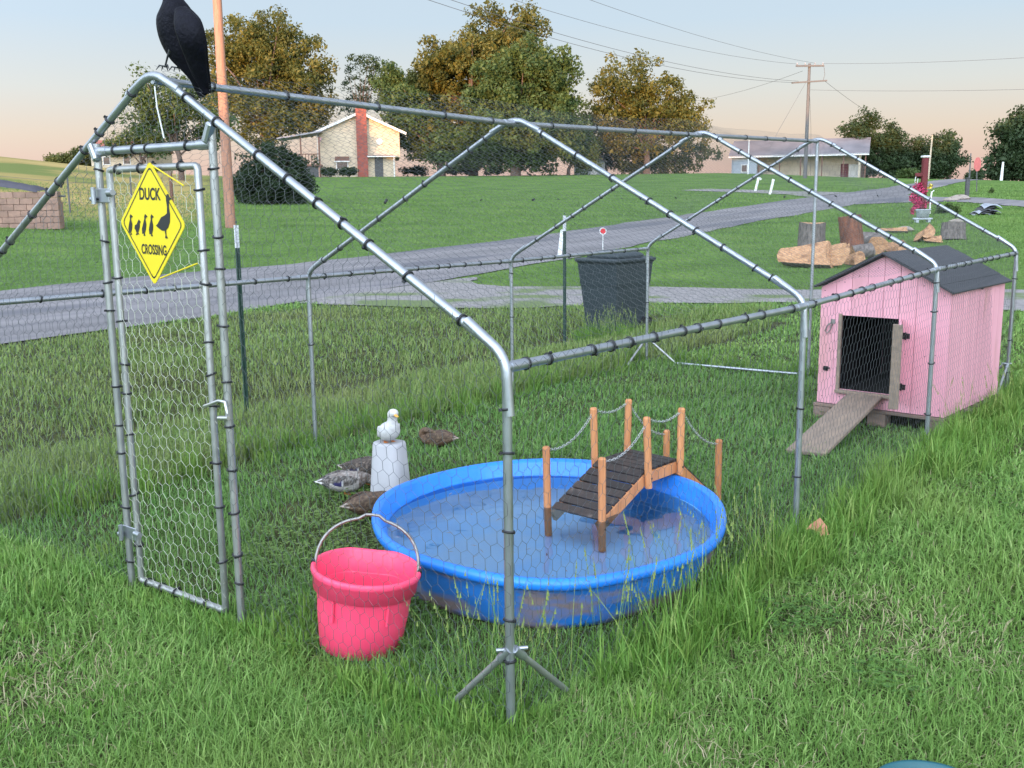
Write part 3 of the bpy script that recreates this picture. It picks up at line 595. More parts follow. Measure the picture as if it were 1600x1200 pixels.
bt = 1.457; bu = Vector((math.cos(bt), math.sin(bt), 0)); bv = Vector((-math.sin(bt), math.cos(bt), 0))
br_ = empty('duck_bridge', (-.694, 1.859, 0), bt, 'small arched wooden footbridge with dark planks and chain rails over the pool', 'bridge')
ba, bb_, bw = .323, .239, .279
ST = [(-bb_/2-ba, .145, .425, -.12), (-bb_/2, .300, .548, .225), (bb_/2, .305, .548, .24), (bb_/2+ba, .06, .345, -.02)]   # along, deck z, post top, post foot
for s, dz, zt, zb in ST:
    for k in (-1, 1):
        lean = random.uniform(-.01, .01)-(.012 if s < 0 else -.004)
        pbm = MB().tube([(s, k*(bw/2+.013), zb if zb > -.1 else .02), (s+lean*.5, k*(bw/2+.013), (zb+zt)/2), (s+lean, k*(bw/2+.013), zt-.006), (s+lean, k*(bw/2+.013), zt)], [.0165, .0165, .0165, .013], 8, smooth=False)
        pbm.build('post', cedar, br_)
        MB().tube([(s, k*(bw/2+.026), dz-.03), (s, k*(bw/2+.0305), dz-.03)], .005, 8).build('bolt', steel_s, br_)
for (s0, z0, *_), (s1, z1, *_) in zip(ST, ST[1:]):
    d = Vector((s1-s0, 0, z1-z0)); L_ = d.length; ay = -math.atan2(z1-z0, s1-s0); M = Matrix.Rotation(ay, 3, 'Y')
    for k in (-1, 1): MB().box(((s0+s1)/2, k*(bw/2-.012), (z0+z1)/2-.035), (L_*.985, .022, .052), M, b=.002).build('stringer', cedar, br_)
    npk = max(4, round(L_/.052)); pw = L_/npk
    for q_ in range(npk):
        t = (q_+.5)/npk; c = Vector((s0, 0, z0))+d*t
        MB().box(c, (pw-.008, bw-.006, .012), M @ Matrix.Rotation(random.gauss(0, .012), 3, 'Z'), b=.002).build('plank', plankd, br_)
def links(a, b, sag, mbx, ll=.019, wl=.0058, r=.0014):
    a, b = Vector(a), Vector(b); n = 40; P = [a.lerp(b, i/n)-Vector((0, 0, sag*4*(i/n)*(1-i/n))) for i in range(n+1)]
    ds = [0]
    for p, q in zip(P, P[1:]): ds.append(ds[-1]+(q-p).length)
    s = ll*.4; k = 0
    while s < ds[-1]:
        i = max(j for j in range(n) if ds[j] <= s); p = P[i].lerp(P[i+1], (s-ds[i])/(ds[i+1]-ds[i])); t = (P[i+1]-P[i]).normalized()
        x = t.cross(Vector((0, 0, 1))).normalized(); y = t.cross(x); e = x if k % 2 else y
        pts = [p+t*math.cos(g)*ll*.5+e*math.sin(g)*wl for g in [2*PI*q/8 for q in range(8)]]
        mbx.tube(pts, r, 4, closed=True); s += ll*.74; k += 1
for k in (-1, 1):
    for (s0, _, t0, _a), (s1, _, t1, _b) in zip(ST, ST[1:]):
        m_ = MB(); links((s0+.012, k*(bw/2+.013), t0-.018), (s1-.012, k*(bw/2+.013), t1-.018), .045 if abs(s1-s0) > .3 else .022, m_); m_.build('chain', chrome, br_)

# ------------------------------------------------------------------ pink bucket
bk = empty('feed_bucket', (-.765, .155, .012), 0, 'hot pink plastic bucket with wire bail handle beside the pool', 'bucket')
ax = SV; bk.rotation_mode = 'QUATERNION'
from mathutils import Quaternion
bk.rotation_quaternion = Quaternion(DV, R(6.5)) @ Quaternion((0, 0, 1), -YAW)
def flat(i, g, r, z):                               # one side of the bucket is flattened
    c = math.sin(g); lim = .90*r
    return (lim/max(c, 1e-6) if c*r > lim else r), z
bo_ = [(.132, 0), (.137, .004), (.152, .12), (.158, .195), (.160, .203), (.172, .206), (.176, .252), (.182, .257), (.184, .265), (.183, .275), (.178, .280), (.172, .278), (.168, .272), (.158, .19), (.145, .08), (.130, .012), (.02, .010)]
MB().lathe(bo_, 72, fn=flat).build('shell', pinkpl, bk)
for g in (-2.1, -.95):
    MB().box((.1615*math.cos(g), .1615*math.sin(g), .165), (.010, .008, .075), Matrix.Rotation(g, 3, 'Z'), b=.002).build('rib', pinkpl, bk)
hp = []
for t in np.linspace(0, 1, 25):
    g = PI*t; hp.append((-.172*math.cos(g), .055*math.sin(g), .262+.165*math.sin(g)**.75+(.012 if .42 < t < .58 else 0)))
MB().tube(hp, .0052, 8).build('bail_handle', steelh, bk)
for s in (-1, 1): MB().tube([(s*.172, 0, .262), (s*.182, 0, .262)], .013, 10).box((s*.178, 0, .27), (.014, .022, .03), b=.004).build('bail_ear', steel_s, bk)

# ------------------------------------------------------------------ birds
def plume(me, fn):
    a = me.attributes.new('Col', 'FLOAT_COLOR', 'POINT'); a.data.foreach_set('color', np.array([(*fn(v.co), 1) for v in me.vertices], np.float32).ravel())
def mixc(a, b, t): t = max(0, min(1, t)); return tuple(x+(y-x)*t for x, y in zip(a, b))
def dens(rings, k=4):                               # Catmull-Rom through the rings
    A = np.array([[*r[0], r[1], r[2]] for r in rings], float); n = len(A); o = []
    for i in range(n-1):
        p0, p1, p2, p3 = A[max(i-1, 0)], A[i], A[i+1], A[min(i+2, n-1)]
        for t in np.arange(k)/k: o.append(.5*((2*p1)+(-p0+p2)*t+(2*p0-5*p1+4*p2-p3)*t*t+(-p0+3*p1-3*p2+p3)*t**3))
    o.append(A[-1]); return [(tuple(r[:3]), max(r[3], .0008), max(r[4], .0008)) for r in o]
furw = mat('white_plumage', (.6, .6, .6), .75, attr='Col', bump=.25, bscale=60)
def duck(loc, rz, L, pose, pal, label, sc_group='ducks in the pen', sitting=False):
    fur_ = furw if pal is P_wh else fur
    d = empty('duck', loc, rz, label, 'duck', sc_group); d.scale = (L, L, L); zb = -.055 if sitting else .0
    body = [((-.56, 0, .27), .012, .006), ((-.50, 0, .262), .055, .018), ((-.40, 0, .25), .11, .065), ((-.26, 0, .24), .18, .135), ((-.06, 0, .225), .225, .18), ((.13, 0, .23), .205, .18), ((.25, 0, .255), .15, .15)]
    if pose == 'alert': body += [((.315, 0, .33), .088, .085), ((.335, 0, .42), .066, .064), ((.345, 0, .50), .068, .066), ((.375, 0, .56), .076, .068), ((.43, 0, .575), .062, .056), ((.475, 0, .565), .036, .036), ((.49, 0, .56), .02, .022)]; head = Vector((.40, 0, .57)); hd = Vector((1, 0, -.12))
    elif pose == 'upright':
        body = [((-.34, 0, .13), .012, .006), ((-.28, 0, .15), .06, .03), ((-.17, 0, .19), .13, .10), ((-.03, 0, .235), .19, .165), ((.09, 0, .29), .19, .175), ((.17, 0, .38), .14, .135), ((.195, 0, .46), .098, .095), ((.21, 0, .54), .088, .085), ((.235, 0, .61), .100, .092), ((.29, 0, .63), .086, .078), ((.335, 0, .62), .05, .048), ((.35, 0, .615), .022, .022)]; head = Vector((.26, 0, .625)); hd = Vector((1, 0, -.12))
    elif pose == 'feed': body += [((.36, 0, .26), .095, .10), ((.45, 0, .22), .068, .07), ((.52, 0, .16), .062, .062), ((.57, 0, .115), .068, .066), ((.61, 0, .085), .055, .052), ((.635, 0, .065), .026, .03)]; head = Vector((.575, 0, .115)); hd = Vector((.75, 0, -.6))
    else: body += [((.32, .03, .335), .09, .09), ((.27, .06, .41), .07, .07), ((.17, .075, .415), .072, .068), ((.08, .08, .40), .062, .058), ((.03, .08, .385), .03, .032)]; head = Vector((.14, .078, .415)); hd = Vector((-1, 0, -.15))
    body = [((p[0], p[1], p[2]+zb), a, b) for p, a, b in body]; head = head+Vector((0, 0, zb)); hd = hd.normalized()
    me = MB().sweep(dens(body, 6), 26).mesh('body'); me.materials.append(fur_)
    rnd = random.Random(hash(label) % 1000)
    def fn(c):
        s = c.x; k = rnd.random(); up_ = (c.z-zb-.22)/.16
        if (Vector(c)-head).length < .085 or (pose in ('alert', 'upright') and c.z-zb > .46) or (pose == 'feed' and s > .48): base = pal['head']
        elif s < -.43: base = pal['tail']
        elif s < -.30: base = pal['rump']
        elif s > .22: base = pal['breast']
        else: base = mixc(pal['flank'], pal['back'], .5+up_*.9)
        return mixc(base, pal['fleck'], .9*k*k if base not in (pal['head'],) else .3*k*k)
    plume(me, fn); link('body', me, None, d, smooth=True)
    for sgn in (-1, 1):                             # folded wings
        wb = [((.21, sgn*.150, .27+zb), .005, .015), ((.16, sgn*.182, .275+zb), .014, .055), ((.06, sgn*.205, .285+zb), .022, .092), ((-.10, sgn*.208, .29+zb), .022, .105), ((-.26, sgn*.165, .290+zb), .018, .075), ((-.40, sgn*.095, .285+zb), .012, .035), ((-.50, sgn*.04, .272+zb), .004, .010)]
        if pose == 'upright': wb = [((.12, sgn*.15, .37+zb), .005, .015), ((.09, sgn*.178, .34+zb), .014, .06), ((.0, sgn*.188, .275+zb), .020, .085), ((-.12, sgn*.15, .215+zb), .016, .07), ((-.24, sgn*.09, .17+zb), .010, .035), ((-.32, sgn*.04, .145+zb), .004, .010)]
        me = MB().sweep(dens(wb, 7), 18).mesh('wing'); me.materials.append(fur_)
        def fw_(c):
            k = rnd.random()
            if pal.get('spec') and -.29 < c.x < -.06 and c.z-zb < .295+.25*(c.x+.1): return pal['bar'] if (c.x < -.255 or c.x > -.10) else pal['spec']
            return mixc(pal['wing'], pal['fleck'], .8*k*k)
        plume(me, fw_); link('wing', me, None, d, smooth=True)
        MB().lathe([(.001, -.011), (.009, -.006), (.011, 0), (.009, .006), (.001, .011)], 10, c=tuple(head+Vector((hd.x*.02, sgn*(.066 if pose != 'sleep' else .064), .018)))).build('eye', eyem, d)
        lg = MB(); lx = -.02
        if not sitting: lg.tube([(lx, sgn*.07, .12), (lx-.01, sgn*.07, .02)], .014, 6)
        fx = lx-.01; z_ = .006
        lg.add([(fx-.03, sgn*.07, z_+.01), (fx+.09, sgn*.07-.05, z_), (fx+.11, sgn*.07, z_), (fx+.09, sgn*.07+.05, z_), (fx, sgn*.07, z_+.022)], [(0, 1, 4), (1, 2, 4), (2, 3, 4), (3, 0, 4), (0, 3, 2, 1)])
        lg.build('leg', legor, d)
    side = Vector((0, 1, 0)); b0 = head+hd*.055
    MB().sweep(dens([(tuple(b0), .036, .034), (tuple(b0+hd*.05-Vector((0, 0, .006))), .030, .020), (tuple(b0+hd*.095-Vector((0, 0, .008))), .032, .012), (tuple(b0+hd*.125-Vector((0, 0, .008))), .024, .007), (tuple(b0+hd*.135-Vector((0, 0, .008))), .006, .003)], 3), 10, up=(0, 0, 1)).build('bill', pal['bill'], d)
    return d
billg = mat('bill_olive', (.16, .12, .05), .5)
P_wh = dict(head=(.60, .575, .54), tail=(.58, .56, .54), rump=(.58, .56, .54), breast=(.60, .58, .56), flank=(.58, .56, .55), back=(.60, .58, .57), fleck=(.46, .44, .42), wing=(.57, .55, .54), bill=billo)
P_br = dict(head=(.08, .048, .03), tail=(.38, .33, .28), rump=(.09, .05, .03), breast=(.105, .052, .028), flank=(.11, .055, .03), back=(.065, .035, .022), fleck=(.22, .15, .09), wing=(.06, .034, .022), bill=billg)
P_dk = dict(head=(.05, .036, .026), tail=(.45, .41, .36), rump=(.03, .02, .016), breast=(.05, .032, .024), flank=(.06, .04, .03), back=(.035, .024, .018), fleck=(.22, .17, .13), wing=(.026, .018, .015), spec=(.018, .016, .07), bar=(.62, .60, .58), bill=billg)
P_gr = dict(head=(.045, .06, .035), tail=(.70, .68, .66), rump=(.012, .011, .012), breast=(.12, .08, .06), flank=(.56, .53, .50), back=(.22, .18, .155), fleck=(.40, .37, .34), wing=(.055, .042, .036), spec=(.022, .018, .10), bar=(.70, .68, .66), bill=billg)
cont = empty('plastic_tub', (-1.90, 1.475, 0), R(12), 'upturned white plastic tub with a white duck on top', 'tub')
b = MB(); pr = []
for zz, hx, hy in ((0, .100, .085), (.02, .098, .083), (.285, .078, .066), (.298, .074, .062), (.300, .06, .05)):
    pr.append((zz, hx, hy))
for (zz, hx, hy) in pr:
    P_ = []
    for g in range(48):
        t = 2*PI*g/48; c, s = math.cos(t), math.sin(t); e = .62
        P_.append((hx*math.copysign(abs(c)**e, c), hy*math.copysign(abs(s)**e, s), zz))
    b.v += P_
for i_ in range(len(pr)-1):
    for g in range(48): b.f.append((i_*48+g, i_*48+(g+1) % 48, (i_+1)*48+(g+1) % 48, (i_+1)*48+g)); b.m.append(0); b.sm.append(True)
b.f.append(tuple(range(4*48, 5*48))); b.m.append(0); b.sm.append(False)
b.build('shell', whitepl, cont)
b = MB(); b.lathe([(.080, .0), (.084, .004), (.084, .012), (.080, .014)], 24, sx=1.28, sy=1.08, closed_ends=True); b.build('rim', whitepl, cont)
duck((-1.895, 1.465, .301), R(-22), .275, 'upright', P_wh, 'small white duck with orange bill perched on the white tub', sitting=True)
duck((-2.13, 1.385, .012), R(52), .285, 'feed', P_gr, 'grey drake with white tail and blue wing patch, head down by the tub')
duck((-2.17, 1.59, .012), R(20), .33, 'feed', P_dk, 'dark brown duck with pale tail tip, head hidden behind the white tub')
duck((-1.76, 1.20, .005), R(70), .29, 'feed', P_br, 'brown mottled duck pressed against the rim of the blue pool')
duck((-2.46, 2.45, .005), R(200), .27, 'sleep', P_br, 'brown duck resting alone in the grass with its bill tucked back', sitting=True)

crow = empty('crow', (-1.46, .01, 1.945), 0, 'black crow perched on the front peak of the pen', 'bird')
def cw(u, v, y): 
    d_ = fw+rt*(u-800)/FPX-upv*(v-600)/FPX; t = (y-CAM[1])/d_[1]; return Vector(CAM+d_*t)-Vector((-1.46, .01, 1.945))
pxm = 1/474
ring = [((319, 148), .10, 9, 4), ((315, 138), .10, 12, 6), ((309, 118), .085, 16, 12), ((300, 98), .07, 22, 20), ((289, 78), .055, 28, 28), ((280, 55), .045, 31, 32), ((275, 35), .035, 30, 31), ((274, 18), .03, 25, 26), ((271, 2), .03, 16, 18), ((268, -12), .028, 14, 16), ((263, -26), .025, 17, 18), ((253, -35), .02, 15, 15), ((243, -37), .015, 9, 9), ((238, -37), .012, 4, 5)]
rr_ = [(tuple(cw(*a, y_)), wd*pxm, hd_*pxm) for a, y_, wd, hd_ in ring]
me = MB().sweep(dens(rr_, 4), 18, up=tuple((SV*-.2-DV*.9+Vector((0, 0, .1))))).mesh('body'); link('body', me, crowm, crow, smooth=True)
wing_p = [((283, 14), .02, 5, 10), ((291, 35), -.005, 7, 19), ((299, 62), .0, 7, 20), ((306, 92), .03, 6, 16), ((313, 118), .06, 5, 12), ((320, 138), .085, 3, 7), ((323, 146), .09, 1, 3)]
me = MB().sweep(dens([(tuple(cw(*a, y_-.028)), wd*pxm, hd_*pxm) for a, y_, wd, hd_ in wing_p], 4), 12, up=tuple(SV)).mesh('wing'); link('wing', me, crowm, crow, smooth=True)
me = MB().sweep(dens([(tuple(cw(a[0]+4, a[1], y_+.085)), wd*pxm, hd_*pxm) for a, y_, wd, hd_ in wing_p], 4), 12, up=tuple(SV)).mesh('wing'); link('wing', me, crowm, crow, smooth=True)
MB().sweep(dens([(tuple(cw(243, -36, .014)), 6*pxm, 7*pxm), (tuple(cw(232, -34, .008)), 5*pxm, 5.5*pxm), (tuple(cw(220, -30, .0)), 2.5*pxm, 3*pxm), (tuple(cw(214, -26, -.004)), .5*pxm, .5*pxm)], 3), 10).build('bill', crowleg, crow)
for a, b_, c_ in ((cw(267, 78, .0), cw(262, 88, .0), cw(258, 104, .0)), (cw(285, 84, .10), cw(283, 92, .115), cw(277, 106, .13))):
    lg = MB().tube([a, b_, c_], [.008, .0035, .003], 7)
    for dx_, dy_ in ((-.03, .006), (-.026, -.018), (-.024, .026), (.022, 0)): lg.tube([c_, c_+Vector((dx_*.6, dy_*.6, .004)), c_+Vector((dx_, dy_, -.010))], [.003, .003, .001], 6)
    lg.build('leg', crowleg, crow)
for y_ in (.0,): MB().lathe([(.001, -.004), (.0045, 0), (.001, .004)], 10, c=tuple(cw(256, -37, -.018))).build('eye', eyem, crow)

# ------------------------------------------------------------------ pink duck house, ramp, pallet
HO = Vector((-.888, 4.574, .11)); HT = -.076; HW, HD, HH, HR = .845, 1.052, .791, 1.008
hs = empty('duck_house', HO, HT, 'pink wooden duck house with black pitched roof in the back of the pen', 'duck house')
def walltop(x): return HH+(HR-HH)*(1-abs(x-HW/2)/(HW/2))-.012
OX0, OX1, OZ0, OZ1 = .150, .525, .105, .600
nb = 8; bwid = HW/nb; TB = .016
edges_x = sorted(set([k*bwid for k in range(nb+1)]+[OX0, OX1]))
for x0, x1 in zip(edges_x, edges_x[1:]):
    if x1-x0 < .004: continue
    g = .0013
    for (za, zb_) in ([(0, OZ0), (OZ1, None)] if (x0 >= OX0-1e-6 and x1 <= OX1+1e-6) else [(0, None)]):
        xs = [x0+(g if x0 not in (OX0, OX1) else 0), x1-(g if x1 not in (OX0, OX1) else 0)]
        t0 = walltop(xs[0]) if zb_ is None else zb_; t1 = walltop(xs[1]) if zb_ is None else zb_
        poly = [(xs[0], za), (xs[1], za), (xs[1], t1)]+([(HW/2, walltop(HW/2))] if zb_ is None and xs[0] < HW/2-.001 < xs[1]-.002 else [])+[(xs[0], t0)]
        MB().prism(poly, -random.uniform(0, .0015), TB, Matrix.Rotation(PI/2, 3, 'X') @ Matrix.Diagonal((1, 1, -1))).build('front_board', housepink, hs)
inn = MB()                                          # added near-black panels that paint the shade inside, behind boards, on floor and back
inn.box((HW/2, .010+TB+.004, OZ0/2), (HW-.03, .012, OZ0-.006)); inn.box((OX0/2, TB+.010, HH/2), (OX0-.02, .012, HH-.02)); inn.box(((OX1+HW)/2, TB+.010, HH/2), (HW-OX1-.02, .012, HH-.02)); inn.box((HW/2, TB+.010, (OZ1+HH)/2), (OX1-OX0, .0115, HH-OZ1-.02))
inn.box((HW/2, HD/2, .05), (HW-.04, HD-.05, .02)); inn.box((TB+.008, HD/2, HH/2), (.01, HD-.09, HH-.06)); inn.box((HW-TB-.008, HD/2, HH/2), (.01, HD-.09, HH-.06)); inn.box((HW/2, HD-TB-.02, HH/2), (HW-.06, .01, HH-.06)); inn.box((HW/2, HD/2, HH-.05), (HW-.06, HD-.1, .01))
inn.build('shade_lining', insidew, hs)
for sx_, nm in ((HW, 'side_board'), (0, 'side_board')):
    nbs = 10
    for k in range(nbs):
        y0 = TB+(HD-2*TB)*k/nbs; y1 = TB+(HD-2*TB)*(k+1)/nbs
        MB().box((sx_-(TB/2 if sx_ else -TB/2)+random.uniform(0, .001), (y0+y1)/2, (HH-.015)/2), (TB, y1-y0-.004, HH-.015)).build(nm, housepink, hs)
for k in range(nb):
    x0, x1 = k*bwid+.002, (k+1)*bwid-.002; t0, t1 = walltop(x0), walltop(x1)
    MB().prism([(x0, 0), (x1, 0), (x1, t1), (x0, t0)], HD-TB, HD, Matrix.Rotation(PI/2, 3, 'X') @ Matrix.Diagonal((1, 1, -1))).build('back_board', housepink, hs)
ra = math.atan2(HR-HH, HW/2); sl_ = math.hypot(HR-HH, HW/2)+.035
for s in (-1, 1):
    M = Matrix.Rotation(s*ra, 3, 'Y'); c = Vector((HW/2+s*(sl_/2)*math.cos(ra), HD/2-.01, HR-(sl_/2)*math.sin(ra)+.008))
    rf = MB().box(c, (sl_, HD+.09, .014), M, b=.003).build('roof', roofing, hs)
    for q_ in (.33, .66): MB().box(Vector((HW/2+s*sl_*q_*math.cos(ra), HD/2-.01, HR-sl_*q_*math.sin(ra)+.0175)), (sl_*.33, HD+.092, .003), M @ Matrix.Rotation(s*.006, 3, 'Y')).build('roofing_strip', roofing, rf)
    MB().box(c-Vector((0, 0, .015)), (sl_-.02, .02, .012), M).build('roof_edge', darkd, rf)
for x in (OX0-.012, ): MB().box((x+.006, -.004, (OZ0+OZ1)/2), (.022, .02, OZ1-OZ0+.02), b=.002).build('door_trim', greywood, hs)
MB().box(((OX0+OX1)/2, -.012, OZ0-.012), (OX1-OX0+.03, .05, .022), b=.003).build('sill', greywood, hs)
nail = MB().lathe([(.0005, -.001), (.0035, -.001), (.0035, .0), (.0005, .0015)], 8).mesh('nail'); nail.materials.append(steel_s)
for k in range(nb):
    for z in (.045, .38, walltop((k+.5)*bwid)-.05):
        x_ = (k+.5)*bwid+random.uniform(-.03, .03)
        if OX0-.02 < x_ < OX1+.02 and OZ0 < z < OZ1: continue
        o = bpy.data.objects.new('nail', nail); col.objects.link(o); o.parent = hs; o.location = (x_, -.0018, z+random.uniform(-.008, .008)); o.rotation_euler = (PI/2, 0, 0)
# the open door leaf, swung out to face the camera edge-on
dl = MB(); dM = Matrix.Rotation(R(-69), 3, 'Z'); dW = .33
hp_ = Vector((OX1+.018, -.012, 0)); cc = hp_+dM @ Vector((dW/2, 0, 0)); cc.z = (OZ0+OZ1)/2-.01
door2 = dl.box(cc, (dW, .016, OZ1-OZ0+.03), dM, b=.002).build('door', housepink, hs); door2['label'] = 'open pink door of the duck house seen edge-on'
ed = hp_+dM @ Vector((dW+.004, 0, 0)); ed.z = cc.z
MB().box(ed-dM @ Vector((.02, .012, 0)), (.045, .058, OZ1-OZ0+.028), dM, b=.003).build('door_batten', greywood, door2)
for (x, z) in ((OX1+.065, .495), (OX1+.055, .165)): MB().box((x-.022, -.004, z), (.022, .006, .042)).box((x, -.003, z), (.03, .006, .034)).tube([(x-.011, -.006, z-.024), (x-.011, -.006, z+.024)], .005, 8).build('hinge', steel_s, hs)
MB().box((.055, -.004, .235), (.032, .006, .03)).tube([(.04, -.008, .235), (.085, -.008, .24)], .005, 6).build('latch', steel_s, hs)
MB().box((.092, -.004, .555), (.03, .006, .03)).tube([(.085, -.012, .55), (.06, -.018, .525), (.045, -.018, .49), (.06, -.016, .475), (.08, -.014, .50), (.09, -.012, .54)], .0045, 6).build('carabiner', steelh, hs)
ramp = MB()
rA = Vector((-.515, 3.44, .035)); rB = Vector((-.545, 4.53, .195)); dr = rB-rA; xd = Vector((.236, -.05, 0)).normalized(); yd = dr.normalized(); zd = xd.cross(yd).normalized(); xd = yd.cross(zd)
Mr = Matrix((xd, yd, zd)).transposed()
rampo = ramp.box((0, 0, 0), (.235, dr.length, .022), Mr, b=.003).build('entry_ramp', greywood, None, (rA+rB)/2); tag(rampo, 'weathered grey plank ramp leading up to the duck house opening', 'ramp')
pal = empty('pallet', HO-Vector((0, 0, .11)), HT, 'weathered wooden pallet under the pink duck house', 'pallet')
for x in (.045, HW/2, HW-.045):
    for y in (.03, .5, 1.0): MB().box((x, y, .042), (.12, .10, .085), b=.003).build('block', pallet_w, pal)
for k in range(6): MB().box((HW/2, .02+k*.195, .0965), (HW+.03, .09, .018), b=.002).build('deck_board', pallet_w, pal)

# ------------------------------------------------------------------ things around the pen
def tpost(x, y, h, lean, label):
    t = empty('fence_post', (x, y, gz(x, y)), R(30), label, 'fence post', 'green steel fence posts round the pen'); t.rotation_euler = (lean[0], lean[1], R(30)); wt_ = .16
    for nm, a, b_, m_ in (('shaft', -.05, h-wt_, tgreen), ('tip', h-wt_, h, twhite)):
        MB().box((0, .008, (a+b_)/2), (.034, .005, b_-a)).box((0, -.008, (a+b_)/2), (.005, .028, b_-a)).build(nm, m_, t)
    st = MB()
    for k in range(int(h/.055)): st.box((0, .012, .1+k*.055), (.012, .006, .016))
    st.build('studs', tgreen, t)
    return t
tpost(-4.35, 2.50, 1.40, (0, R(0)), 'green steel fence post with white tip beside the wooden utility pole')
tpost(-4.55, 6.87, 1.40, (0, R(0)), 'green steel fence post with white tip just left of the wheeled bin')
tpost(.06, 6.62, 1.30, (0, R(3)), 'green steel fence post with white tip behind the pink duck house')
bn = empty('wheeled_bin', (-4.62, 8.0, gz(-4.62, 8.0)), R(-8), 'dark grey wheeled rubbish bin standing behind the pen', 'bin')
bz = [(.02, .215, .25), (.10, .225, .26), (.55, .265, .30), (.60, .275, .31), (.83, .29, .335), (.84, .315, .36), (.88, .315, .36)]
b = MB()
for zz, hx, hy in bz: b.v += [(-hx, -hy, zz), (hx, -hy, zz), (hx, hy, zz), (-hx, hy, zz)]
for i_ in range(len(bz)-1):
    for g in range(4): b.f.append((i_*4+g, i_*4+(g+1) % 4, (i_+1)*4+(g+1) % 4, (i_+1)*4+g)); b.m.append(0); b.sm.append(False)
b.f += [(3, 2, 1, 0), tuple(range(24, 28))]; b.m += [0, 0]; b.sm += [0, 0]
bo2 = b.build('body', binm, bn); bv_ = bo2.modifiers.new('bevel', 'BEVEL'); bv_.width = .02; bv_.segments = 2
b = MB(); b.lathe([(.47, .885), (.475, .905), (.46, .925), (.38, .945), (.2, .965), (.01, .97)], 4, sx=.70, sy=.80, smooth=False); lo_ = b.build('lid', binm, bn); lo_.rotation_euler = (0, 0, 0)
lm = lo_.data; lm.transform(Matrix.Rotation(PI/4, 4, 'Z')); bv_ = lo_.modifiers.new('bevel', 'BEVEL'); bv_.width = .015; bv_.segments = 2
MB().tube([(-.22, .40, .87), (.22, .40, .87)], .016, 8).box((-.2, .37, .87), (.03, .09, .03)).box((.2, .37, .87), (.03, .09, .03)).build('handle', binm, bn)
for s in (-1, 1): MB().tube([(s*.225, .26, .10), (s*.275, .26, .10)], .10, 16).build('wheel', black, bn)
rx, ry = at(942, 372, 17)[:2]
rf_ = empty('reflector_stake', (rx, ry, gz(rx, ry)), -YAW, 'round red reflector on a thin white stake beside the road', 'reflector')
zt = float(at(942, 361, 17)[2])-gz(rx, ry)
MB().tube([(0, 0, 0), (0, 0, zt)], .008, 6).build('stake', trimw, rf_); MB().tube([(0, -.012, zt), (0, .004, zt)], .048, 16).build('disc', mat('reflector_red', (.62, .03, .04), .3), rf_)
MB().lathe([(.046, 0), (.060, 0), (.060, .004), (.046, .004), (.046, 0)], 16).build('disc_rim', trimw, rf_, (0, -.013, zt)).rotation_euler = (PI/2, 0, 0)
# teal bucket at the lower edge of the picture and a dry leaf
tb = empty('teal_bucket', tuple(Vector(at(1458, 1237, 2.35))*1.0-Vector((0, 0, .29))), 0, 'teal plastic bucket of which only the rim shows at the bottom edge', 'bucket'); tb.location.z = 0.0
tz = float(at(1458, 1236, 2.35)[2])
MB().lathe([(.10, .0), (.125, tz-.03), (.134, tz-.025), (.138, tz-.008), (.134, tz), (.127, tz-.002), (.123, tz-.02), (.09, .02), (.01, .02)], 48).build('shell', tealpl, tb)
MB().tube([(-.137, 0, tz-.012), (-.11, -.12, tz-.05), (0, -.18, tz-.07), (.11, -.12, tz-.05), (.137, 0, tz-.012)], .003, 6).build('bail_handle', steelh, tb)
lv = MB(); lv.add([(0, 0, 0), (.03, .012, .012), (.05, .03, .004), (.035, .05, .03), (.0, .07, .05), (-.03, .05, .02), (-.045, .02, .012), (-.02, .012, .03), (.002, .03, .018)], [(0, 1, 8), (1, 2, 8), (2, 3, 8), (3, 4, 8), (4, 5, 8), (5, 6, 8), (6, 7, 8), (7, 0, 8)])
tag(lv.build('fallen_leaf', leafm, None, (.13, 1.93, .075)), 'curled brown leaf lying in the grass by the pen post', 'leaf').rotation_euler = (.5, .2, .4)

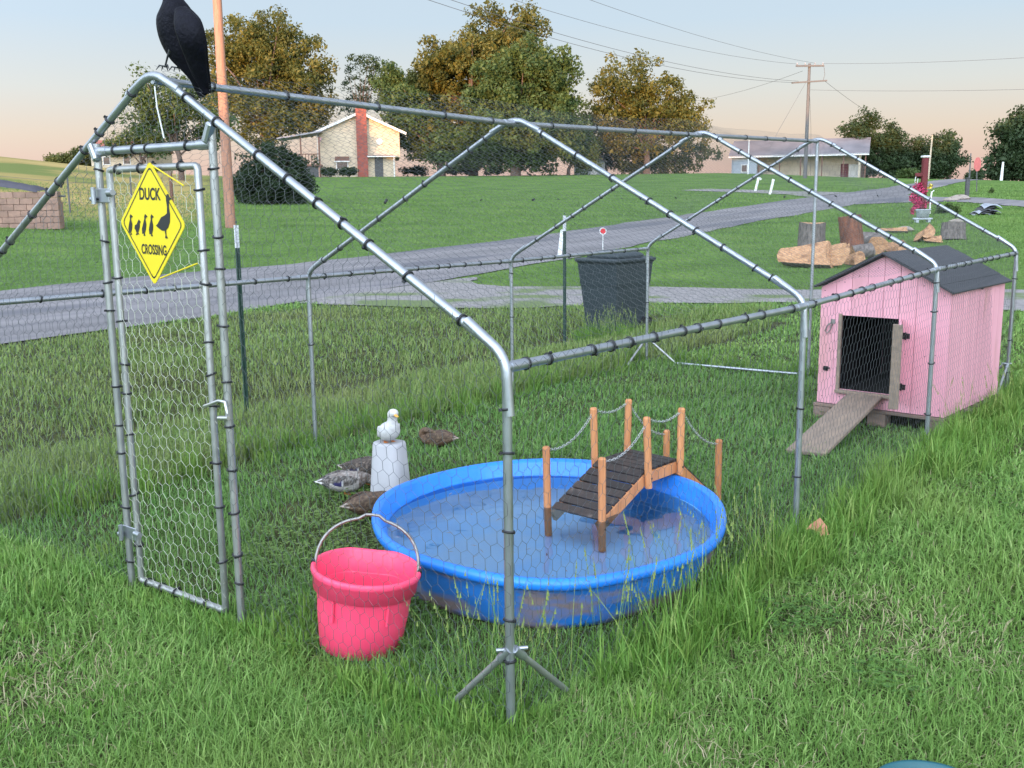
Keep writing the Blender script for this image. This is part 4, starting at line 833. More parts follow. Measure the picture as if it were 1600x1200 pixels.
# log pile
def log(u, v, dep, r, L, axis, label, m=barkgrey, flare=0.0, half=False, rz=0.0, group=None, tilt=0.0):
    p = gat(u, dep); c = Vector(at(u, v, dep)); t = empty('log', (p.x, p.y, p.z), 0, label, 'log', group); ax_ = Vector(axis).normalized()
    up_ = Vector((0, 0, 1)) if abs(ax_.z) < .9 else Vector((1, 0, 0)); x = ax_.cross(up_).normalized(); y = x.cross(ax_); x, y = x*math.cos(tilt)-y*math.sin(tilt), y*math.cos(tilt)+x*math.sin(tilt); n = 18
    ph = random.uniform(0, 6); base = Vector((0, 0, 0)); 
    cz = (r*.92 if abs(ax_.z) < .6 else L/2*abs(ax_.z)); ctr = Vector((0, 0, cz))
    rings = []; m_ = 7
    for i in range(m_):
        s = i/(m_-1); pts = []
        for k in range(n):
            g = 2*PI*k/n+rz; rr = r*(1+.07*math.sin(3*g+ph)+.04*math.sin(7*g+2*ph+s*2))*(1+flare*(1-s)**3)*(1+random.uniform(-.025, .025))
            q_ = x*math.cos(g)*rr+y*math.sin(g)*rr
            tp = (.62+.5*s) if half else 1.0
            if half: q_ = q_*tp
            if half and math.sin(g) > .05: q_ = x*math.cos(g)*rr*tp+y*r*(.10*math.cos(g*1.0+ph)+.10*math.sin(s*5+ph)+.16*math.exp(-((math.cos(g)-.2)/.3)**2)*tp+random.uniform(-.03, .03))
            e = (.05+(.22 if half else 0))*r*math.sin((1 if half else 2)*g+ph+i) if i in (0, m_-1) else 0
            pts.append(ctr+ax_*(L*(s-.5)+e)+q_)
        rings.append(pts)
    b = MB(); vs_ = [q_ for rg_ in rings for q_ in rg_]; fs = [(i*n+k, i*n+(k+1) % n, (i+1)*n+(k+1) % n, (i+1)*n+k) for i in range(m_-1) for k in range(n) if not (half and math.sin(2*PI*(k+.5)/n+rz) > .05)]
    b.add(vs_, fs, 0, True).build('bark', m, t)
    for rg_, sgn in ((rings[0], -1), (rings[-1], 1)):
        cb = MB(); cen = sum(rg_, Vector())/n+ax_*sgn*.01*r; rin = [cen.lerp(q_, .55)+ax_*sgn*random.uniform(-.03, .03)*r for q_ in rg_]
        cb.add(rg_+rin+[cen], [(k, (k+1) % n, (k+1) % n+n, k+n) for k in range(n)]+[(k+n, (k+1) % n+n, 2*n) for k in range(n)]); cb.build('cut_face', cutw, t)
    if half:
        cb = MB(); sel = [k for k in range(n) if math.sin(2*PI*(k+.5)/n+rz) > .05]
        cb.add(vs_, [(i*n+k, i*n+(k+1) % n, (i+1)*n+(k+1) % n, (i+1)*n+k) for i in range(m_-1) for k in sel]).build('split_face', cutw, t)
    return t
LG = 'logs of the felled tree beyond the pen'
log(1271, 360, 22.8, .28, .80, (.02, 0, 1), 'tall upright grey log with pale cut top, leftmost of the pile', barkgrey, .14, group=LG)
log(1333, 362, 23.2, .25, .92, (-.16, .05, 1), 'upright reddish log leaning back beside the split chunks', barkred, .15, group=LG)
log(1262, 404, 20.6, .30, .95, (.93, .30, .05), 'big half log lying with its split face out in front of the upright logs', barkgrey, 0, True, group=LG, tilt=.75)
log(1305, 400, 20.7, .25, .50, (.5, -.7, .35), 'thick pale wedge pointing down between the big half log and the leaning log', barkred, 0, True, .3, group=LG, tilt=.5)
log(1298, 374, 22.2, .20, .62, (.92, -.3, .10), 'short split chunk of pale wood resting between the two upright logs', barkred, 0, True, .6, group=LG, tilt=.8)
log(1335, 404, 20.9, .15, .40, (.8, -.5, .1), 'small split wedge of firewood nearest the duck house roof', barkred, 0, True, -.5, group=LG, tilt=1.1)
log(1366, 372, 25.4, .21, .62, (.93, .35, .0), 'mossy log lying on its side right of the leaning log', barkgrey, group=LG)
log(1372, 388, 23.8, .22, .50, (.5, -.85, .0), 'short round log with its cut end facing the pen', barkgrey, group=LG)
log(1399, 386, 24.0, .17, .55, (.8, -.55, .05), 'split chunk with an orange end beside the short round log', barkred, 0, True, .4, group=LG, tilt=.9)
log(1352, 392, 22.6, .16, .45, (.7, .6, .1), 'dark little log tucked under the leaning log', barkgrey, group=LG)
log(1400, 359, 30.5, .12, .75, (.96, .2, .02), 'slim log lying flat near the flower post', barkgrey, 0, True, group=LG, tilt=.4)
log(1442, 376, 27.0, .24, .60, (.6, -.6, .40), 'tilted split wedge with orange wood above the roof ridge', barkred, 0, True, .9, group=LG, tilt=.9)
log(1462, 380, 26.6, .12, .45, (.95, .2, .0), 'thin stick of split wood left of the low wide stump', barkgrey, 0, True, group=LG, tilt=.7)
log(1493, 374, 27.6, .31, .46, (0, .05, 1), 'low wide grey stump at the right of the log pile', barkgrey, .1, group=LG)

# foliage made of leaf-sized faces
def leafcloud(centres, spread, nper, size, aspect=.55, up_bias=.25, flat=.0):
    C_ = np.repeat(np.asarray(centres, float), nper, 0); S_ = np.repeat(np.asarray(spread, float), nper, 0); N = len(C_)
    off = rng.normal(0, 1, (N, 3)); rr = np.linalg.norm(off, axis=1); off /= np.maximum(rr, 1e-6)[:, None]; off *= (rng.uniform(0, 1, N)**.45)[:, None]
    P = C_+off*S_; nrm = off*.7+rng.normal(0, .7, (N, 3)); nrm[:, 2] += up_bias; nrm /= np.linalg.norm(nrm, axis=1)[:, None]
    t = np.cross(nrm, rng.normal(0, 1, (N, 3))); t /= np.linalg.norm(t, axis=1)[:, None]; b = np.cross(nrm, t); s = size*(rng.uniform(.6, 1.35, N)*np.where(rng.uniform(0, 1, N) < .2, 1.6, 1))[:, None]
    V = np.stack([P-t*s*.5, P+b*s*aspect*.5+nrm*s*.08, P+t*s*.5, P-b*s*aspect*.5+nrm*s*.08], 1).reshape(-1, 3)
    F = np.arange(N*4).reshape(-1, 4); clump = np.repeat(rng.uniform(0, 1, len(centres)), nper); rv = np.clip(.55*clump+.45*rng.uniform(0, 1, N), 0, 1)
    me = npmesh('foliage', V, F); a = me.attributes.new('rv', 'FLOAT', 'POINT'); a.data.foreach_set('value', np.repeat(rv, 4).astype(np.float32)); return me
def tree(name, lobes, trunk, dep, label, m, leaf=.42, clumps=120, nper=46, cs=1.0, group=None, limbs=14, tr=.35, cat='tree', gap=.0, thick=.9):
    """lobes: (u, v, ru, rv) outlines of the crown in the picture at its depth; each gets the same real depth as width"""
    g = gat(trunk[0], dep); px = dep/FPX; t = empty(name, tuple(g), 0, label, cat, group)
    areas = np.array([a[2]*a[3] for a in lobes], float); cent = []; ctrs = []
    for (u, v, ru, rv_), ar in zip(lobes, areas/areas.sum()):
        c = Vector(at(u, v, dep+random.uniform(-.5, .5)*ru*px))-g; ctrs.append((c, ru*px, rv_*px)); nn = max(4, int(clumps*ar*1.9))
        d = rng.normal(0, 1, (nn, 3)); d /= np.linalg.norm(d, axis=1)[:, None]; rad = rng.uniform(gap, 1, nn)**(1/2.4)
        q_ = d*(rad*(1+.20*np.sin(d[:, 0]*5+u)*np.sin(d[:, 2]*6+v)+np.where(rng.uniform(0, 1, nn) < .14, rng.uniform(.05, .32, nn), 0)))[:, None]
        cent += [tuple(c+SV*(a*ru*px)+DV*(b*ru*px*thick)+Vector((0, 0, k*rv_*px))) for a, b, k in q_]
    sp = np.stack([rng.uniform(.45, 1.15, len(cent))*cs, rng.uniform(.45, 1.15, len(cent))*cs, rng.uniform(.40, 1.0, len(cent))*cs], -1)*1.08
    me = leafcloud(cent, sp, int(nper*1.62), leaf*.69); me.materials.append(m); link('crown', me, None, t)
    b = MB(); top = max(ctrs, key=lambda k: k[0].z); mid = sum((k[0] for k in ctrs), Vector())/len(ctrs); H = mid.z
    b.tube([(0, 0, -.3), (.05, 0, H*.25), (mid.x*.3, mid.y*.3, H*.55), (mid.x*.8, mid.y*.8, H)], [tr*1.25, tr, tr*.8, tr*.35], 9)
    for c in random.sample(cent, min(limbs, len(cent))):
        c = Vector(c); s = random.uniform(.3, .7); st = Vector((mid.x*s*.5, mid.y*s*.5, H*s)); k = st.lerp(c, .5)+Vector((0, 0, (c-st).length*.08))
        b.tube([st, k, c], [tr*.42, tr*.25, tr*.06], 5)
    b.build('trunk', bark, t); return t
TG = 'trees around the houses across the road'
tree('maple_tree', [(415, 85, 72, 70), (455, 130, 68, 62), (370, 105, 55, 70), (400, 185, 88, 45), (475, 170, 44, 40)], (415,), 128, 'broad golden-topped tree behind the wooden utility pole', lf_maple, .52, 250, 62, 1.4, TG, 22, .5)
tree('dark_tree', [(262, 160, 58, 40), (300, 195, 60, 30), (225, 185, 28, 20)], (285,), 86, 'loose dark tree seen through the peak of the pen', lf_dark, .36, 90, 40, .9, TG, 16, .22, gap=.1)
tree('sparse_tree', [(562, 112, 34, 30), (575, 150, 24, 22), (552, 155, 20, 24), (590, 120, 18, 20)], (565,), 134, 'sparse small-leaved tree showing above the house roof', lf_far, .36, 60, 22, .75, TG, 16, .16, gap=.2)
tree('maple_tree', [(790, 60, 62, 50), (720, 95, 68, 46), (690, 140, 72, 48), (800, 110, 60, 60), (660, 160, 50, 46), (745, 190, 88, 40)], (740,), 122, 'tallest golden-crowned tree right of the house', lf_maple, .52, 300, 64, 1.25, TG, 26, .5)
tree('oak_tree', [(822, 120, 62, 58), (865, 130, 44, 48), (790, 160, 60, 52), (830, 205, 80, 46), (770, 225, 60, 36), (880, 195, 34, 46), (835, 240, 70, 26)], (806,), 112, 'dense dark green rounded tree in front of the tall golden tree', lf_dark, .46, 300, 70, 1.15, TG, 16, .5)
tree('oak_tree', [(612, 135, 22, 34), (635, 175, 38, 40), (665, 215, 50, 36), (705, 225, 46, 34), (725, 245, 50, 20)], (690,), 118, 'dark green tree overhanging the right side of the house', lf_dark, .46, 170, 60, 1.1, TG, 12, .45)
tree('maple_tree', [(980, 135, 56, 40), (1030, 165, 62, 42), (955, 190, 44, 46), (1070, 190, 40, 40), (1005, 215, 72, 36)], (1010,), 120, 'loose golden-brown tree standing apart left of the barn', lf_maple, .46, 190, 44, 1.15, TG, 30, .36, gap=.12)
tree('dark_tree', [(1000, 250, 60, 22), (1055, 248, 62, 24), (940, 240, 34, 24)], (1040,), 128, 'low dark trees along the lawn edge left of the barn', lf_far, .42, 90, 44, 1.0, TG, 8, .25)
tree('dark_tree', [(905, 225, 22, 30), (915, 250, 22, 20)], (888,), 116, 'small dark tree between the dense tree and the loose golden tree', lf_dark, .38, 50, 46, .9, TG, 8, .2)
FG = 'wood beyond the barn'
tree('grove_tree', [(1348, 205, 28, 32), (1338, 240, 28, 34), (1358, 255, 26, 26)], (1345,), 130, 'tallest dark tree of the wood beyond the barn', lf_far, .42, 80, 56, 1.0, FG, 8, .3)
tree('grove_tree', [(1392, 215, 22, 25), (1385, 245, 30, 30), (1398, 262, 26, 20)], (1390,), 132, 'dark tree with a pointed top right of the tallest in the wood', lf_far, .42, 70, 56, 1.0, FG, 8, .3)
tree('grove_tree', [(1432, 240, 28, 24), (1425, 258, 34, 22), (1446, 262, 24, 20)], (1430,), 134, 'low dark tree in the middle of the wood beyond the barn', lf_far, .42, 60, 56, 1.0, FG, 6, .25)
tree('grove_tree', [(1478, 230, 24, 24), (1480, 252, 27, 24), (1470, 264, 28, 18)], (1480,), 130, 'rounded dark tree at the right end of the wood', lf_far, .42, 70, 56, 1.0, FG, 6, .3)
tree('grove_tree', [(1524, 276, 12, 8)], (1524,), 190, 'tiny far dark tree at the end of the road', lf_far, .5, 24, 40, 1.0, FG, 3, .2)
tree('oak_tree', [(1592, 200, 30, 30), (1588, 235, 38, 36), (1578, 265, 34, 22), (1625, 225, 50, 60)], (1600,), 100, 'dark tree cut off by the right edge of the picture', lf_far, .42, 170, 60, 1.0, None, 12, .4)
tree('hedge_tree', [(90, 252, 24, 7), (125, 247, 22, 12), (150, 254, 20, 10)], (115,), 160, 'far low hedge on the crest of the left field', lf_maple, .5, 44, 46, 1.0, None, 4, .2, cat='hedge')
tree('garden_tree', [(215, 215, 30, 14), (245, 225, 26, 18), (188, 232, 20, 14)], (225,), 150, 'bushy tree beside the red-roofed house', lf_dark, .5, 50, 46, 1.1, None, 6, .25)
# shrubs
tree('yew_shrub', [(425, 270, 52, 44), (450, 290, 40, 34), (395, 290, 34, 34), (425, 300, 58, 22)], (425,), 54, 'large dense dark shrub on the lawn behind the pole', lf_shrub, .17, 240, 70, .42, None, 10, .09, cat='shrub', thick=.8)
tree('flower_shrub', [(1481, 332, 15, 14), (1470, 338, 10, 10)], (1480,), 39, 'small green bush beside the red flower post', lf_dark, .09, 40, 50, .16, None, 6, .02, cat='bush')
tree('low_shrub', [(1555, 310, 12, 4), (1548, 306, 3, 10)], (1553,), 52, 'little weed clump on the far verge by the stop sign', lf_dark, .10, 22, 30, .14, None, 4, .01, cat='bush')
tree('low_shrub', [(1418, 270, 14, 6)], (1418,), 110, 'round tuft of shrub before the wood', lf_dark, .3, 16, 36, .5, None, 3, .04, cat='bush')
for u, lb in ((512, 'dark round shrub at the left corner of the house'), (545, 'low shrub under the house window')):
    tree('low_shrub', [(u, 268, 12, 4)], (u,), 112, lb, lf_shrub, .26, 22, 40, .42, None, 3, .04, cat='bush')
tree('low_shrub', [(650, 267, 24, 5), (720, 265, 26, 6), (770, 266, 18, 5)], (690,), 126, 'line of low hedge under the trees right of the house', lf_far, .34, 44, 40, .55, None, 3, .05, cat='hedge')

# ------------------------------------------------------------------ buildings
def houseframe(u, dep, rz): g = gat(u, dep); return g, rz
g = gat(565, 116); hN = empty('house', tuple(g), -YAW+R(7), 'cream two-storey house with tall red brick chimney across the road', 'house')
W2, HE, HR2, DP = 4.45, 5.0, 6.95, 11
gable = [(-W2, -.4), (W2-.55, -.4), (W2-.55, 2.15), (W2, 2.15), (W2, HE), (0.1, HR2), (-W2, HE)]
MB().prism(gable, 0, -DP, RX).build('wall', siding, hN)
MB().box((-W2-.02, DP/2, HE/2-.2), (.03, DP-.02, HE+.3)).build('side_wall', sidegrey, hN)
for s in (-1, 1):
    a = math.atan2(HR2-HE, W2-.1*s); L_ = math.hypot(HR2-HE, W2)+.75; c = Vector((.1+s*L_/2*math.cos(a), DP/2, HR2-L_/2*math.sin(a)+.12)); M = Matrix.Rotation(s*a, 3, 'Y')
    ro = MB().box(c, (L_, DP+1.0, .14), M).build('roof', roofg, hN); MB().box(c+Vector((0, -DP/2-.52, -.06)), (L_, .06, .26), M).build('fascia', trimw, ro)
MB().box((.25, -.32, 3.6), (1.18, .62, 8.0)).box((.25, -.32, 7.75), (1.32, .75, .3)).build('chimney', brickr, hN)
def win(x, z, w_, h_, par, dy=0, m=glass_d):
    f = MB()
    f.box((x, dy-.05, z+h_/2), (w_+.16, .1, .09)).box((x, dy-.05, z-h_/2), (w_+.16, .1, .09)).box((x-w_/2, dy-.05, z), (.08, .1, h_)).box((x+w_/2, dy-.05, z), (.08, .1, h_))
    f = f.build('window', trimw, par); MB().box((x, dy-.02, z), (w_, .03, h_)).build('pane', m, f); return f
win(-2.05, 1.25, 1.25, .8, hN); MB().prism([(-2.85, 1.75), (-1.2, 1.75), (-1.25, 2.25), (-2.8, 2.25)], 0, .35, RX).build('awning', brownt, hN)
for z in (1.72,): MB().box((-2.05, -.36, z), (1.7, .04, .1)).build('awning_edge', trimw, hN)
MB().box((2.05, -.03, 1.05), (.95, .06, 2.15)).build('door', darkd, hN)
MB().box((2.35, -.38, 2.28), (3.1, .75, .16)).build('door_canopy', brownt, hN); MB().box((2.35, -.78, 2.22), (3.15, .05, .12)).build('canopy_edge', trimw, hN)
for x in (3.75,): MB().tube([(x, -.7, -.3), (x, -.7, 2.2)], .06, 6).build('canopy_post', trimw, hN)
MB().lathe([(.02, 0), (.33, 0), (.36, .02), (.33, .04), (.02, .04)], 20).build('wall_ornament', trimw, hN, (2.2, -.02, 3.85)).rotation_euler = (PI/2, 0, 0)
po = empty('porch', tuple(gat(473, 113)), -YAW+R(7), 'roofed wooden deck with railing at the left of the house', 'porch')
MB().box((0, 2, 1.3), (4.4, 4, .2)).build('deck', brownt, po); MB().box((-.1, 2, 4.55), (4.9, 4.6, .16), Matrix.Rotation(R(-9), 3, 'Y')).build('roof', roofg, po)
for x in (-2.0, 0, 2.0): MB().box((x, .1, 2.1), (.16, .16, 4.6)).build('post', brownt, po)
for k in range(14): MB().box((-2.0+k*.31, .08, 1.95), (.07, .05, 1.1)).build('baluster', brownt, po)
MB().box((0, .06, 2.5), (4.2, .1, .1)).build('rail', brownt, po); MB().box((.2, .4, .6), (3.2, .3, 1.6)).build('skirt', darkd, po)
fl_ = empty('flag', tuple(gat(499, 114)), -YAW, 'small red and white flag on a pole at the house corner', 'flag')
MB().tube([(0, 0, 0), (0, 0, 4.6)], .035, 6).build('pole', trimw, fl_); b = MB(); b.add([(.02+.12*math.sin(k*1.1)+.035*k, .1*math.sin(k*1.7), 4.3-.13*k) for k in range(8)]+[(.45-.02*k+.1*math.sin(k), .12*math.cos(k*1.5), 4.35-.15*k) for k in range(8)], [(k, k+1, k+9, k+8) for k in range(7)], 0, True); b.build('cloth', flagm, fl_)

bN = empty('barn', tuple(gat(1240, 128)), -YAW+R(-20), 'long low open-fronted barn with pale metal roof', 'barn')
BL, BW, BE, BR = 15.5, 9.0, 2.75, 4.7
MB().box((-BL/2+.1, BW/2, BE/2-.5), (.2, BW, BE+1)).prism([(0, BE-.02), (BW, BE-.02), (BW/2, BR-.1)], -BL/2, -BL/2+.2, Matrix(((0, 0, 1), (1, 0, 0), (0, 1, 0)))).build('gable_wall', barnb, bN)
MB().box((0, 2.6, BE/2-.5), (BL-.4, .2, BE+.9)).build('back_wall', barnw, bN); MB().box((BL/2-.1, BW/2, BE/2-.5), (.2, BW, BE+1)).build('end_wall', barnw, bN)
for x in (-BL/2+3.0, ): MB().box((-BL/2+1.6, .1, BE/2-.5), (3.1, .2, BE+1)).build('front_wall', barnb, bN)
for s in (-1, 1):
    a = math.atan2(BR-BE, BW/2); L_ = math.hypot(BR-BE, BW/2)+.5; M = Matrix.Rotation(-s*a, 3, 'X'); c = Vector((.3, BW/2+s*L_/2*math.cos(a), BR-L_/2*math.sin(a)+.1)); MB().box(c, (BL+1.4, L_, .1), M).build('roof', barnroof, bN)
MB().box((.3, -.42, BE-.12), (BL+1.4, .08, .22)).build('fascia', trimw, bN)
for x in np.linspace(-BL/2+3.4, BL/2+.6, 6): MB().box((x, -.1, BE/2-.6), (.14, .14, BE+1.0)).build('post', brownt, bN)
MB().box((BL/2-1.9, 2.46, .55), (.9, .06, 2.1)).build('door', redp, bN); MB().box((BL/2-.7, 2.44, .5), (1.3, .06, 2.0)).build('door', trimw, bN)
win(-BL/2+1.6, 1.2, .7, .9, bN)
g2 = empty('far_house', tuple(gat(196, 152)), -YAW, 'distant low house with red roof seen through the pen door', 'house')
MB().box((0, 4, 1.3), (9.4, 8, 4.2)).build('wall', siding, g2); MB().prism([(-.5, 3.4), (8.5, 3.4), (4, 5.3)], -5.0, 5.0, Matrix(((0, 0, 1), (1, 0, 0), (0, 1, 0)))).build('roof', roofred, g2)
for x in (-2.4, .6, 3.0): win(x, 2.1, 1.0, 1.1, g2)
s2 = empty('garden_shed', tuple(gat(925, 124)), -YAW+R(10), 'small pale shed under the trees left of the barn', 'shed')
MB().prism([(-1.6, -.2), (1.6, -.2), (1.6, 1.5), (0, 2.1), (-1.6, 1.5)], 0, -2.6, RX).build('wall', sidegrey, s2)
for s in (-1, 1): MB().box((s*.85, 1.2, 1.9), (1.95, 3.0, .08), Matrix.Rotation(s*.36, 3, 'Y')).build('roof', roofg, s2)
MB().box((.2, -.03, .6), (.8, .05, 1.5)).build('door', trimw, s2)

# ------------------------------------------------------------------ poles and lines
def pole(u, dep, H, r0, m, label, lean=0, name='utility_pole'):
    g = gat(u, dep); t = empty(name, tuple(g), -YAW, label, 'utility pole'); t.rotation_euler = (0, lean, -YAW)
    MB().tube([(0, 0, -.3), (0, 0, H*.35), (0, 0, H*.7), (0, 0, H)], [r0, r0*.92, r0*.8, r0*.68], 14).build('shaft', m, t); return t, g
pA, gA = pole(357, 36.5, 12.6, .185, polew, 'thick brown wooden utility pole rising behind the pen door')
MB().box((0, -.16, 12.2), (2.4, .1, .12)).build('crossarm', polew, pA)
HB = 9.2
pB, gB = pole(1257, 85.5, HB, .16, poleg, 'grey utility pole with two crossarms left of the barn')
MB().box((0, -.16, HB-.2), (2.3, .12, .14)).build('crossarm', poleg, pB); MB().box((0, -.16, HB-1.45), (2.9, .11, .12), Matrix.Rotation(R(-3), 3, 'Y')).build('crossarm', poleg, pB)
for x in (-1.05, -.4, .4, 1.05): MB().lathe([(.02, 0), (.05, .03), (.03, .08), (.06, .12), (.02, .2)], 8).build('insulator', insul, pB, (x, -.16, HB-.13))
MB().tube([(1.12, -.2, HB-.2), (1.22, -.22, HB-.9), (1.12, -.2, HB-1.35)], .02, 5).build('drop_wire', wirek, pB)
MB().tube([(-.1, -.1, HB-1.2), (-2.4, -.5, HB-5.2), (-3.3, -.6, HB-7)], .012, 5).build('guy_wire', wirek, pB)
MB().tube([(.1, -.1, HB-2.6), (.9, 2, HB-5), (1.9, 5, .0)], .012, 5).build('guy_wire', wirek, pB)
def pw(off, P): c, s = math.cos(-YAW), math.sin(-YAW); return P+Vector((off[0]*c-off[1]*s, off[0]*s+off[1]*c, off[2]))
def span(a, b, sag, label, r=.011):
    P = [Vector(a).lerp(Vector(b), t)-Vector((0, 0, sag*4*t*(1-t))) for t in np.linspace(0, 1, 33)]; o = MB().tube(P, r, 5, caps=False).build('power_line', wirek); return tag(o, label, 'power line', 'overhead lines')
span(pw((1.1, -.2, 12.3), gA), pw((.4, -.2, HB), gB), .9, 'topmost overhead line sloping down to the grey utility pole')
span(pw((-.9, -.2, 11.6), gA), pw((-1.05, -.2, HB-.05), gB), 1.1, 'second overhead line from the top running to the grey pole')
span(pw((-1.1, -.2, 11.0), gA), pw((-.9, -.2, HB-1.4), gB), 1.2, 'third overhead line ending at the lower crossarm of the grey pole', .013)
span(pw((-1.1, -.2, 10.7), gA), pw((-1.4, -.2, HB-1.5), gB), 1.25, 'lowest overhead line ending at the left tip of the lower crossarm', .013)
span(pw((1.05, -.2, HB-.03), gB), Vector(at(1720, 82, 62)), .2, 'overhead line leaving the top crossarm towards the right edge')
span(pw((.1, -.2, HB-2.1), gB), Vector(at(1720, 136, 62)), .15, 'single overhead line running level to the right edge above the wood')
span(pw((1.3, -.2, HB-1.45), gB), Vector(at(1440, 215, 130)), .6, 'faint line dropping from the lower crossarm behind the wood', .014)
span(pw((-.6, -.2, HB-.6), gB), Vector(at(1085, 158, 118)), .3, 'faint line going left from the grey pole into the loose tree', .014)
pole(1449, 112, 4.9, .11, siding, 'slim pale pole in front of the wood', R(2), 'slim_pole'); pole(1513, 150, 4.6, .12, poleg, 'small far pole at the bend of the road', 0, 'slim_pole')
pole(1563, 92, 1.7, .13, trimw, 'short white marker post below the dark tree at the right edge', R(2), 'marker_post')
pole(1168, 104, 3.4, .07, trimw, 'thin pale pole beside the left corner of the barn', 0, 'slim_pole')

# ------------------------------------------------------------------ small things along the road
ss = empty('stop_sign', tuple(gat(1526, 54)), -YAW+R(38), 'faded pink-red octagonal road sign on a leaning thin post', 'road sign'); ss.rotation_euler = (0, R(-7), -YAW+R(38))
MB().tube([(0, 0, -.1), (0, 0, 1.7)], .03, 6).build('post', poleg, ss)
MB().prism([(.38*math.cos(PI/8+k*PI/4), .38*math.sin(PI/8+k*PI/4)+1.42) for k in range(8)], .03, .045, RX).build('panel', pinkred, ss)
pst = empty('bollard', tuple(gat(1511, 49)), -YAW, 'short square dark post at the edge of the side road', 'post')
MB().box((0, 0, .42), (.17, .17, .95), b=.015).build('shaft', darkd, pst); MB().box((0, 0, .91), (.19, .19, .03), b=.008).build('cap', darkd, pst)
for u, dep, lb in ((1180, 62, 'crooked white stake on the lawn nearest the barn'), (1203, 58, 'short white stake beside the farm lane')):
    s_ = empty('white_stake', tuple(gat(u, dep)), -YAW, lb, 'stake'); s_.rotation_euler = (0, R(12), -YAW); MB().box((0, 0, .42), (.14, .03, .9), b=.006).build('board', trimw, s_); MB().box((.12 if u < 1190 else 0, 0, .8), (.16, .032, .12), Matrix.Rotation(.4, 3, 'Y'), b=.006).build('top_piece', trimw, s_)
mk = empty('mailbox_marker', tuple(gat(876, 24.5)), -YAW, 'pale short stake on the far side of the road behind a green post', 'stake'); MB().box((0, 0, .28), (.10, .03, .6), Matrix.Rotation(.12, 3, 'Y'), b=.005).build('board', trimw, mk); MB().box((.03, 0, .6), (.07, .032, .08), b=.004).build('top_piece', trimw, mk)
fp = empty('flower_post', tuple(gat(1443, 36)), -YAW, 'dark red post hung with bright pink flowers beyond the log pile', 'garden post')
MB().box((0, 0, 1.05), (.19, .19, 2.2), b=.02).build('shaft', redp, fp); MB().box((-.17, 0, 1.55), (.3, .12, .13), b=.02).build('arm', redp, fp); MB().box((.0, 0, 2.17), (.26, .24, .07), b=.02).build('cap', trimw, fp)
MB().tube([(-.3, 0, 1.5), (-.33, 0, 1.3), (-.24, 0, 1.25), (-.22, 0, 1.42)], .015, 6).build('hook', trimw, fp)
me = leafcloud([(-.16+random.gauss(0, .12), random.gauss(0, .10), random.uniform(.45, 1.25)) for k in range(46)]+[(-.30+random.gauss(0, .06), 0, random.uniform(.2, .9)) for k in range(16)], [(.10, .10, .13)]*62, 26, .06, .8); me.materials.append(flow); link('flowers', me, None, fp)
me = leafcloud([(.2, 0, 1.1), (.25, 0, 1.18)], [(.08, .08, .08)]*2, 30, .05, .8); me.materials.append(flowy); link('yellow_flowers', me, None, fp)
MB().tube([(.22, -.1, 0.2), (.22, -.1, .6), (.25, -.1, .95), (.33, -.1, 1.0)], [.03, .03, .03, .02], 6).build('pump_spout', trimw, fp)
pl_ = empty('planter', tuple(gat(1444, 34.6)), -YAW, 'white oval planter on a low white stand at the foot of the flower post', 'planter')
MB().lathe([(.10, .16), (.2, .18), (.24, .40), (.27, .42), (.26, .44), (.21, .40)], 20, sy=.7, closed_ends=True).build('bowl', sidegrey, pl_); MB().box((0, 0, .12), (.62, .22, .07), b=.02).box((-.2, 0, .02), (.08, .2, .16)).box((.2, 0, .02), (.08, .2, .16)).build('stand', sidegrey, pl_)
hp2 = empty('sheet_heap', tuple(gat(1541, 37.5)), -YAW, 'heap of crumpled silver sheeting on the grass at the right', 'heap')
for k in range(5):
    b = MB(); n = 9; vs_ = []
    for i in range(n):
        for j in range(n):
            x, y = (i/(n-1)-.5)*(1.0-.08*k), (j/(n-1)-.5)*.8; vs_.append((x+.05*k-.08, y, max(0.0, .10+.075*k-(x*x*.9+y*y*.5))+.035*math.sin(9*x+k*2)*math.cos(7*y+k)))
    b.add(vs_, [(i*n+j, i*n+j+1, (i+1)*n+j+1, (i+1)*n+j) for i in range(n-1) for j in range(n-1)], 0, False); b.build('sheet', silver if k % 2 == 0 else darkd, hp2)
for u, v, d_, s_, lb in ((1500, 320, 47, .32, 'low brown boulder beside the dark square post'), (1487, 321, 46.5, .22, 'small stone left of the brown boulder on the verge'), (1497, 350, 34, .16, 'pale stone in the grass below the small bush'), (1418, 352, 31, .2, 'brown stone left of the planter')):
    p = gat(u, d_); b = MB(); prs = [(.02, -.1), (.8, 0), (1, .25), (.8, .5), (.4, .68), (.02, .72)]
    ph = random.uniform(0, 6); b.lathe([(a*s_, c*s_) for a, c in prs], 14, sx=1.5, fn=lambda i, g, r, z: (r*(1+.15*math.sin(2*g+ph)+.1*math.sin(5*g+ph*2)), z*(1+.15*math.sin(3*g+ph))), smooth=False)
    tag(b.build('stone', rockm, None, tuple(p)), lb, 'stone', 'stones along the verge')
